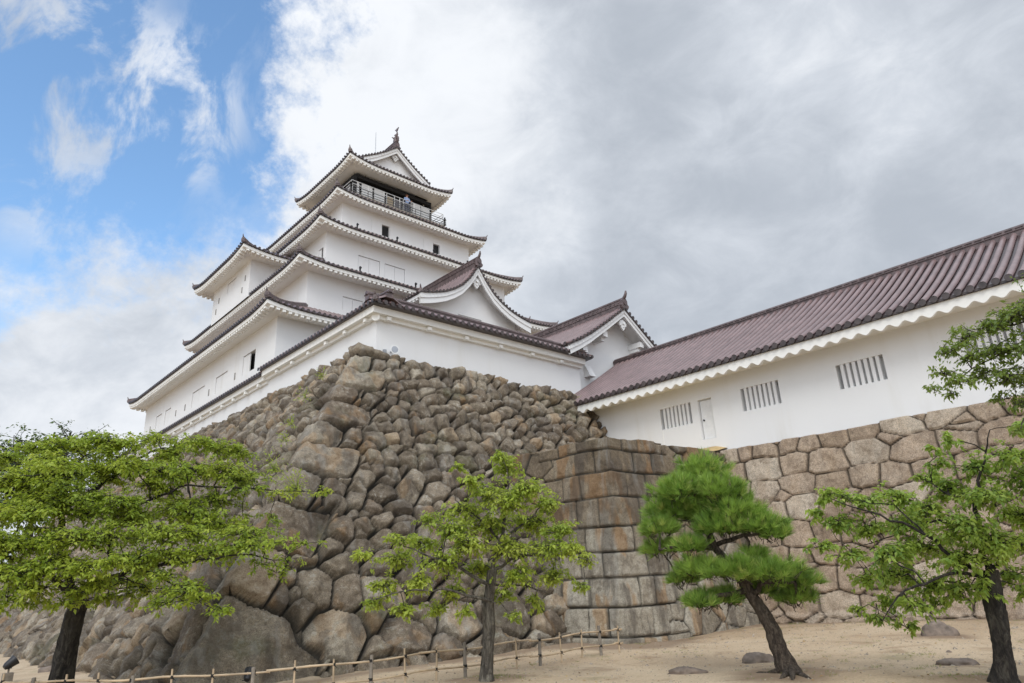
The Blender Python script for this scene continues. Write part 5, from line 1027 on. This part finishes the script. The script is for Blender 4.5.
# ------------------------------------------------------------------ bamboo fence
fp = [(-1.2, 19.5), (.6, 16.6), (1.96, 14.85), (3.4, 12.75), (4.6, 11.7), (5.8, 11.15), (7.1, 10.85), (8.6, 10.75), (10.5, 10.72), (12.9, 10.75)]
fe = empty('bamboo_fence', (*fp[0], 0)); tag(fe, 'low two-rail bamboo fence tied with black rope before the boulder wall', 'fence')
FP = [Vector((*p, 0)) for p in fp]; cum = [0]
for i in range(len(FP)-1): cum.append(cum[-1]+(FP[i+1]-FP[i]).length)
def fat(s):
    for i in range(len(FP)-1):
        if s <= cum[i+1]: return FP[i].lerp(FP[i+1], (s-cum[i])/(cum[i+1]-cum[i]))
    return FP[-1].copy()
for z in (.19, .475):
    mb = MB(); s = 0; k = 0
    while s < cum[-1]-.1:
        e = min(s+2.6, cum[-1]); P = [fat(s+(e-s)*i/8)+Vector((0, 0, z+.012*math.sin(k*1.7+i*.8)+float(gz(*fat(s+(e-s)*i/8).xy)))) for i in range(9)]
        mb.tube(P, [.019-.0006*i for i in range(9)], 8)
        for i in range(9): mb.tube([P[i]-(P[min(i+1, 8)]-P[max(i-1, 0)]).normalized()*.008, P[i]+(P[min(i+1, 8)]-P[max(i-1, 0)]).normalized()*.008], .0215, 8)
        s = e-.04; k += 1
    under(mb.build('rail', [M['bamboo']], None), fe)
s = .12; k = 0
while s < cum[-1]:
    c = fat(s); g = float(gz(c.x, c.y)); wood = (k % 3 == 1); h = .57+.03*math.sin(k*2.3)
    mb = MB(); lean = Vector((.015*math.sin(k*3.1), .015*math.cos(k*2.2), 0)); mb.tube([c+Vector((0, 0, g-.05)), c+lean+Vector((0, 0, g+h))], [.033, .031] if wood else [.018, .016], 8)
    p_ = under(mb.build('post', [M['post'] if wood else M['bamboo']], None), fe)
    for z in (.19, .475):
        mb = MB(); q_ = c+Vector((0, 0, g+z)); mb.tube([q_+Vector((0, 0, -.022)), q_+Vector((0, 0, .022))], .026 if not wood else .038, 8); mb.tube([q_+Vector((-.03, .0, .0)), q_+Vector((.045, -.03, -.05))], .005, 4)
        r_ = mb.build('rope_knot', [M['rope']], None); r_.parent = p_
    s += .62; k += 1

# ------------------------------------------------------------------ loose rocks, lamps, weeds, gravel
def rock(x, y, sx, sy, sz, ang, seed, label, m=None, sub=4):
    bm = bmesh.new(); bmesh.ops.create_icosphere(bm, subdivisions=sub, radius=1)
    for v in bm.verts:
        c = v.co.copy(); n = float(fbm(np.array(c.x*1.1+seed), np.array(c.y*1.1), np.array(c.z*1.1), 3, seed)); n2 = float(fbm(np.array(c.x*5), np.array(c.y*5+seed), np.array(c.z*5), 2, seed+3))
        c *= 1+.22*n+.05*n2; c.z = max(c.z, -.4); v.co = Vector((c.x*sx, c.y*sy, c.z*sz))
    me = bpy.data.meshes.new('rock'); bm.to_mesh(me); bm.free()
    for p in me.polygons: p.use_smooth = True
    me.materials.append(m or M['ground_rock']); o = bpy.data.objects.new('rock', me); COL.objects.link(o); o.location = (x, y, float(gz(x, y))); o.rotation_euler = (0, 0, ang); tag(o, label, 'rock', 'rocks lying on the sandy ground')
M['ground_rock'] = simple('ground_rock', (.185, .145, .115), .9, var=.45, sc=6, bs=.6)
rock(10.65, 7.55, .30, .15, .11, -.75, 3, 'flat grey rock half sunk in the sand left of the pine')
rock(12.75, 7.35, .32, .18, .16, -.8, 5, 'low brown rock lying just behind the pine trunk')
rock(17.6, 5.75, .33, .26, .30, -.85, 9, 'pointed reddish brown boulder standing before the pale fitted wall')
rock(13.4, 4.25, .33, .17, .11, -.8, 12, 'low flat rock in the sand left of the thick dark trunk')
rock(15.2, 4.9, .05, .05, .04, 0, 15, 'tiny dark stone on the sand near the pointed boulder', sub=3)
rock(3.95, 22.0, .30, .22, .14, .2, 18, 'small stone at the foot of the boulder wall beyond the cherry trunk')
# two ground floodlights
def flood(x, y, ang, label, s=1.0):
    g = float(gz(x, y)); r = empty('floodlight', (x, y, g)); tag(r, label, 'floodlight')
    mb = MB(); mb.box((-.09*s, -.07*s, -.03), (.09*s, .07*s, .20*s)); mb.tube([(0, 0, .2*s), (0, 0, .29*s)], .02*s, 6)
    b = mb.build('base_block', [M['post']], r)
    mb = MB(); n = Vector((.6, 0, .45)).normalized(); c = Vector((0, 0, .38*s)); mb.tube([c-n*.12*s, c-n*.06*s, c+n*.10*s, c+n*.13*s], [.05*s, .085*s, .11*s, .12*s], 12); mb.beam((0, -.12*s, .30*s), (0, .12*s, .30*s), .03*s, .02*s); h = mb.build('lamp_head', [M['iron']], r)
    r.rotation_euler = (0, 0, ang)
flood(2.75, 19.8, .2, 'small black floodlight on a block at the far left of the sandy path')
flood(5.35, 13.0, .9, 'dark floodlight box at the foot of the giant corner boulder', .85)

def tuft_mesh(name, pts, n, h, w, material, seed, kind=None, label=None, cat=None, spread=.08):
    rg = np.random.default_rng(seed); V = []; Rn = []
    for (x, y, z, k) in pts:
        m_ = max(3, int(n*k)); a = rg.uniform(0, 2*math.pi, m_); rr = spread*np.sqrt(rg.random(m_))*k; b = np.stack([x+np.cos(a)*rr, y+np.sin(a)*rr, np.full(m_, z)], 1)
        d = np.stack([np.cos(a)*.6, np.sin(a)*.6, np.ones(m_)], 1)+rg.normal(0, .3, (m_, 3)); d /= np.linalg.norm(d, axis=1)[:, None]; L = (h*k*rg.uniform(.5, 1.2, m_))[:, None]
        s = np.cross(d, rg.normal(0, 1, (m_, 3))); s /= np.linalg.norm(s, axis=1)[:, None]; V.append(np.stack([b-s*w, b+s*w, b+d*L+np.array([0, 0, -.2])*L], 1).reshape(-1, 3)); Rn.append(np.repeat(rg.random(m_), 3))
    V = np.concatenate(V); o = np_mesh(name, V, np.arange(len(V)).reshape(-1, 3), material, attrs={'rnd': np.concatenate(Rn)}); tag(o, label, cat, kind=kind); return o
rg = np.random.default_rng(51); G_ = []
for cx_, cy_, r_, n_ in ((13.5, 9.6, .7, 26), (11.8, 10.0, .5, 14), (14.6, 5.2, .5, 26), (15.6, 6.6, .9, 24), (16.5, 8.4, .8, 20), (12.6, 4.6, .5, 14), (8.6, 9.9, .6, 14), (5, 11.9, 1.2, 30), (3.2, 13.6, 1.0, 44), (2.6, 14.6, .8, 36), (11.2, 5.4, .6, 18), (19.5, 9.5, 1.2, 16), (20.6, 6.5, 1.5, 26), (18.2, 4.2, .8, 18), (21.1, 11.0, .5, 22), (21.1, 9.0, .5, 20), (21.1, 6.8, .5, 18), (21.1, 4.8, .5, 22), (17.0, 11.6, .5, 16), (19.5, 11.6, .6, 18), (14.5, 11.5, .3, 10), (11.7, 3.6, .4, 26), (11.3, 6.1, .5, 24), (3.1, 15.4, .5, 30), (8.3, 10.0, .4, 20), (13.2, 6.6, .8, 20), (9.9, 10.9, .8, 16)):
    for i in range(n_):
        x = cx_+rg.normal(0, r_*.6); y = cy_+rg.normal(0, r_*.6); G_.append((x, y, float(gz(x, y))-.01, rg.uniform(.4, 1.0)))
M['grass'] = leaf_mat('grass_blade', [(0, (.07, .11, .02)), (.5, (.14, .18, .04)), (.8, (.22, .24, .07)), (1, (.34, .29, .14))], .25)
tuft_mesh('grass', G_, 16, .085, .004, M['grass'], 52, 'stuff', 'thin grass tufts scattered over the sandy ground', 'grass')
# gravel
n_ = 5200; X = rg.uniform(2, 21.2, n_); Y = rg.uniform(1.5, 13.5, n_); ok = (Y < 11.6) | (X < 14); X, Y = X[ok], Y[ok]; n_ = len(X); Z = gz(X, Y); s = rg.uniform(.008, .026, n_)*(1+1.2*(rg.random(n_) < .06))
O8 = np.array([[1, 0, 0], [0, 1, 0], [-1, 0, 0], [0, -1, 0], [0, 0, .7], [0, 0, -.7]]); a = rg.uniform(0, 6.28, n_); ca, sa = np.cos(a), np.sin(a)
V = O8[None]*s[:, None, None]*rg.uniform(.6, 1.3, (n_, 6, 1)); Vx = V[..., 0]*ca[:, None]-V[..., 1]*sa[:, None]+X[:, None]; Vy = V[..., 0]*sa[:, None]+V[..., 1]*ca[:, None]+Y[:, None]; V = np.stack([Vx, Vy, V[..., 2]+Z[:, None]], -1).reshape(-1, 3)
F8 = np.array([[0, 1, 4], [1, 2, 4], [2, 3, 4], [3, 0, 4], [1, 0, 5], [2, 1, 5], [3, 2, 5], [0, 3, 5]]); F = (F8[None]+(np.arange(n_)*6)[:, None, None]).reshape(-1, 3)
tag(np_mesh('gravel', V, F, simple('gravel_stone', (.30, .25, .19), .9, var=.5, sc=25, bs=0)), 'small loose gravel on the sandy ground', 'gravel', kind='stuff')
# fallen leaves
n_ = 900; X = rg.uniform(2, 20.5, n_); Y = rg.uniform(2, 13.2, n_); ok = (Y < 11.4) | (X < 13); X, Y = X[ok], Y[ok]; n_ = len(X); a = rg.uniform(0, 6.28, n_)
fl = empty('fallen_leaves', (0, 0, 0)); lo_ = leaves_mesh('fallen_leaves', np.stack([X, Y, gz(X, Y)+.012], 1), np.stack([np.cos(a), np.sin(a), rg.normal(0, .15, n_)], 1), np.array([0, 0, 1.])+rg.normal(0, .3, (n_, 3)), rg.uniform(.04, .08, n_), rg.uniform(.02, .035, n_), rg.random(n_), None or leaf_mat('dry_leaf', [(0, (.10, .055, .025)), (.5, (.22, .12, .05)), (.8, (.36, .22, .07)), (1, (.45, .33, .10))], .1), None)
bpy.data.objects.remove(fl); tag(lo_, 'dry fallen leaves scattered over the sandy ground', 'leaves', kind='stuff')
# rubble skirt where wall meets ground
def wall_weed(p, r, n, seed, label, m='leaf_mid'):
    rg = np.random.default_rng(seed); root = empty('wall_weed', p); tag(root, label, 'weed', 'weeds rooted between the boulders')
    a = rg.uniform(0, 2*math.pi, n); e = rg.uniform(-.3, 1.1, n); D = np.stack([np.cos(a)*np.cos(e)*.6-.35, np.sin(a)*np.cos(e)*.8-.2, np.sin(e)], 1); P = D*r*rg.uniform(.1, 1, n)[:, None]
    leaves_mesh('foliage', P, D+np.array([0, 0, -.3]), np.array([0, 0, 1.])+rg.normal(0, .5, (n, 3)), rg.uniform(.05, .10, n), rg.uniform(.02, .045, n), np.clip(rg.normal(.4, .2, n), 0, .9), M[m], root)
    mb = MB()
    for k in range(0, n, 5): mb.tube([(0, 0, 0), P[k]*.5+np.array([0, 0, .02]), P[k]], [.006, .004, .002], 3, caps=False)
    mb.build('stems', [M['leaf_mid']], root)
def corner(z, u, out=.4):
    x = 4.45+.73*z+max(u, 0); y = 13.9+.63*z+max(-u, 0)
    return (x-(out if u <= 0 else out*.2), y-(out if u >= 0 else out*.2), z)
for z, u, r, n, lb in ((8.3, -1.2, .35, 60, 'thin weed highest on the left flank just under the parapet'), (7.5, -1.7, .40, 80, 'weed growing from stones left of the upper corner'), (6.3, -1.4, .35, 60, 'small weed halfway up the left flank near the corner'), (5.6, -1.0, .35, 60, 'weed tuft left of the corner boulders above the cherry crown'), (3.9, .2, .75, 260, 'bushy weed hanging on the corner boulders right of the cherry crown'), (4.6, -.6, .6, 180, 'yellowish weed spreading over the edge boulders at mid height')):
    wall_weed(corner(z, u), r, n, int(z*10), lb)
rg = np.random.default_rng(61)

# ------------------------------------------------------------------ visitor on the balcony
def person(x, y, z, ang, label):
    r = empty('person', (x, y, z)); tag(r, label, 'person'); r.rotation_euler = (0, 0, ang)
    J = {'pel': (0, 0, .92, .13), 'sp': (0, 0, 1.15, .125), 'ch': (0, .0, 1.36, .145), 'nk': (0, 0, 1.47, .06), 'hd': (0, .01, 1.58, .085), 'top': (0, .0, 1.69, .075),
         'hl': (-.10, 0, .86, .09), 'kl': (-.11, .02, .48, .062), 'al': (-.11, -.01, .09, .042), 'tl': (-.11, .14, .03, .038), 'hr': (.10, 0, .86, .09), 'kr': (.12, .03, .48, .062), 'ar': (.12, -.01, .09, .042), 'tr': (.12, .14, .03, .038),
         'sl': (-.19, 0, 1.40, .06), 'el': (-.25, .08, 1.13, .043), 'wl': (-.17, .30, 1.02, .032), 'sr': (.19, 0, 1.40, .06), 'er': (.25, .08, 1.13, .043), 'wr': (.17, .30, 1.02, .032)}
    E = [('pel', 'sp'), ('sp', 'ch'), ('ch', 'nk'), ('nk', 'hd'), ('hd', 'top'), ('pel', 'hl'), ('hl', 'kl'), ('kl', 'al'), ('al', 'tl'), ('pel', 'hr'), ('hr', 'kr'), ('kr', 'ar'), ('ar', 'tr'), ('ch', 'sl'), ('sl', 'el'), ('el', 'wl'), ('ch', 'sr'), ('sr', 'er'), ('er', 'wr')]
    for s, wn in ((-1, 'wl'), (1, 'wr')):
        w = J[wn]
        J[wn+'p'] = (w[0]-s*.01, w[1]+.08, w[2]-.01, .030); E.append((wn, wn+'p'))
        for k in range(4):
            J[wn+'f%d' % k] = (w[0]-s*.01+(k-1.5)*.020, w[1]+.13, w[2]-.01, .009); J[wn+'g%d' % k] = (w[0]-s*.01+(k-1.5)*.021, w[1]+.155-abs(k-1.3)*.006, w[2]-.045, .008); E += [(wn+'p', wn+'f%d' % k), (wn+'f%d' % k, wn+'g%d' % k)]
        J[wn+'t'] = (w[0]-s*.055, w[1]+.07, w[2]-.035, .010); E.append((wn+'p', wn+'t'))
    K = list(J); me = bpy.data.meshes.new('body'); me.from_pydata([J[k][:3] for k in K], [(K.index(a), K.index(b)) for a, b in E], [])
    o = bpy.data.objects.new('body', me); COL.objects.link(o); o.parent = r
    sm = o.modifiers.new('skin', 'SKIN'); sub = o.modifiers.new('sub', 'SUBSURF'); sub.levels = 1; sub.render_levels = 1
    for i, k in enumerate(K): sv = me.skin_vertices[0].data[i]; sv.radius = (J[k][3], J[k][3]); sv.use_root = (k == 'pel')
    m, t, b = mat('visitor_skin_and_clothes'); g = t.nodes.new('ShaderNodeTexCoord'); sx = t.nodes.new('ShaderNodeSeparateXYZ'); t.links.new(g.outputs['Object'], sx.inputs[0])
    zc = sx.outputs[2]; c = mixc(t, mth('GREATER_THAN', zc, .94, tree=t), (.05, .055, .08), (.30, .40, .62)); c = mixc(t, mth('GREATER_THAN', zc, 1.47, tree=t), c, (.55, .33, .24)); c = mixc(t, mth('GREATER_THAN', sx.outputs[1], .28, tree=t), c, (.55, .33, .24))
    t.links.new(c, b.inputs['Base Color']); me.materials.append(m)
    mb = MB(); P = []
    for i in range(7):
        f = i/6*math.pi*.62; P.append([(.108*math.sin(f)*math.cos(a), -.012+.115*math.sin(f)*math.sin(a)-.01*i/6*(1 if math.sin(a) < 0 else -1), 1.63+.12*math.cos(f)-(.03 if math.sin(a) < 0 else 0)*i/6) for a in [2*math.pi*k/14 for k in range(15)]])
    mb.grid(P, 0, True); mb.build('hair', [simple('auburn_hair', (.22, .07, .03), .6)], r)
    mb = MB()
    for s in (-1, 1): mb.disc((s*.032, .088, 1.60), (0, 1, 0), .010, .008, 8)
    mb.build('eye', [M['black']], r)
    mb = MB(); mb.prism([(-.012, .085, 1.575), (.012, .085, 1.575), (0, .085, 1.605)], (0, .028, 0)); mb.box((-.022, .086, 1.545), (.022, .094, 1.552)); mb.build('nose_and_mouth', [m], r)
person(25.8, 39.05, 28.68, math.pi, 'visitor with auburn hair and light blue top standing behind the balcony rail')
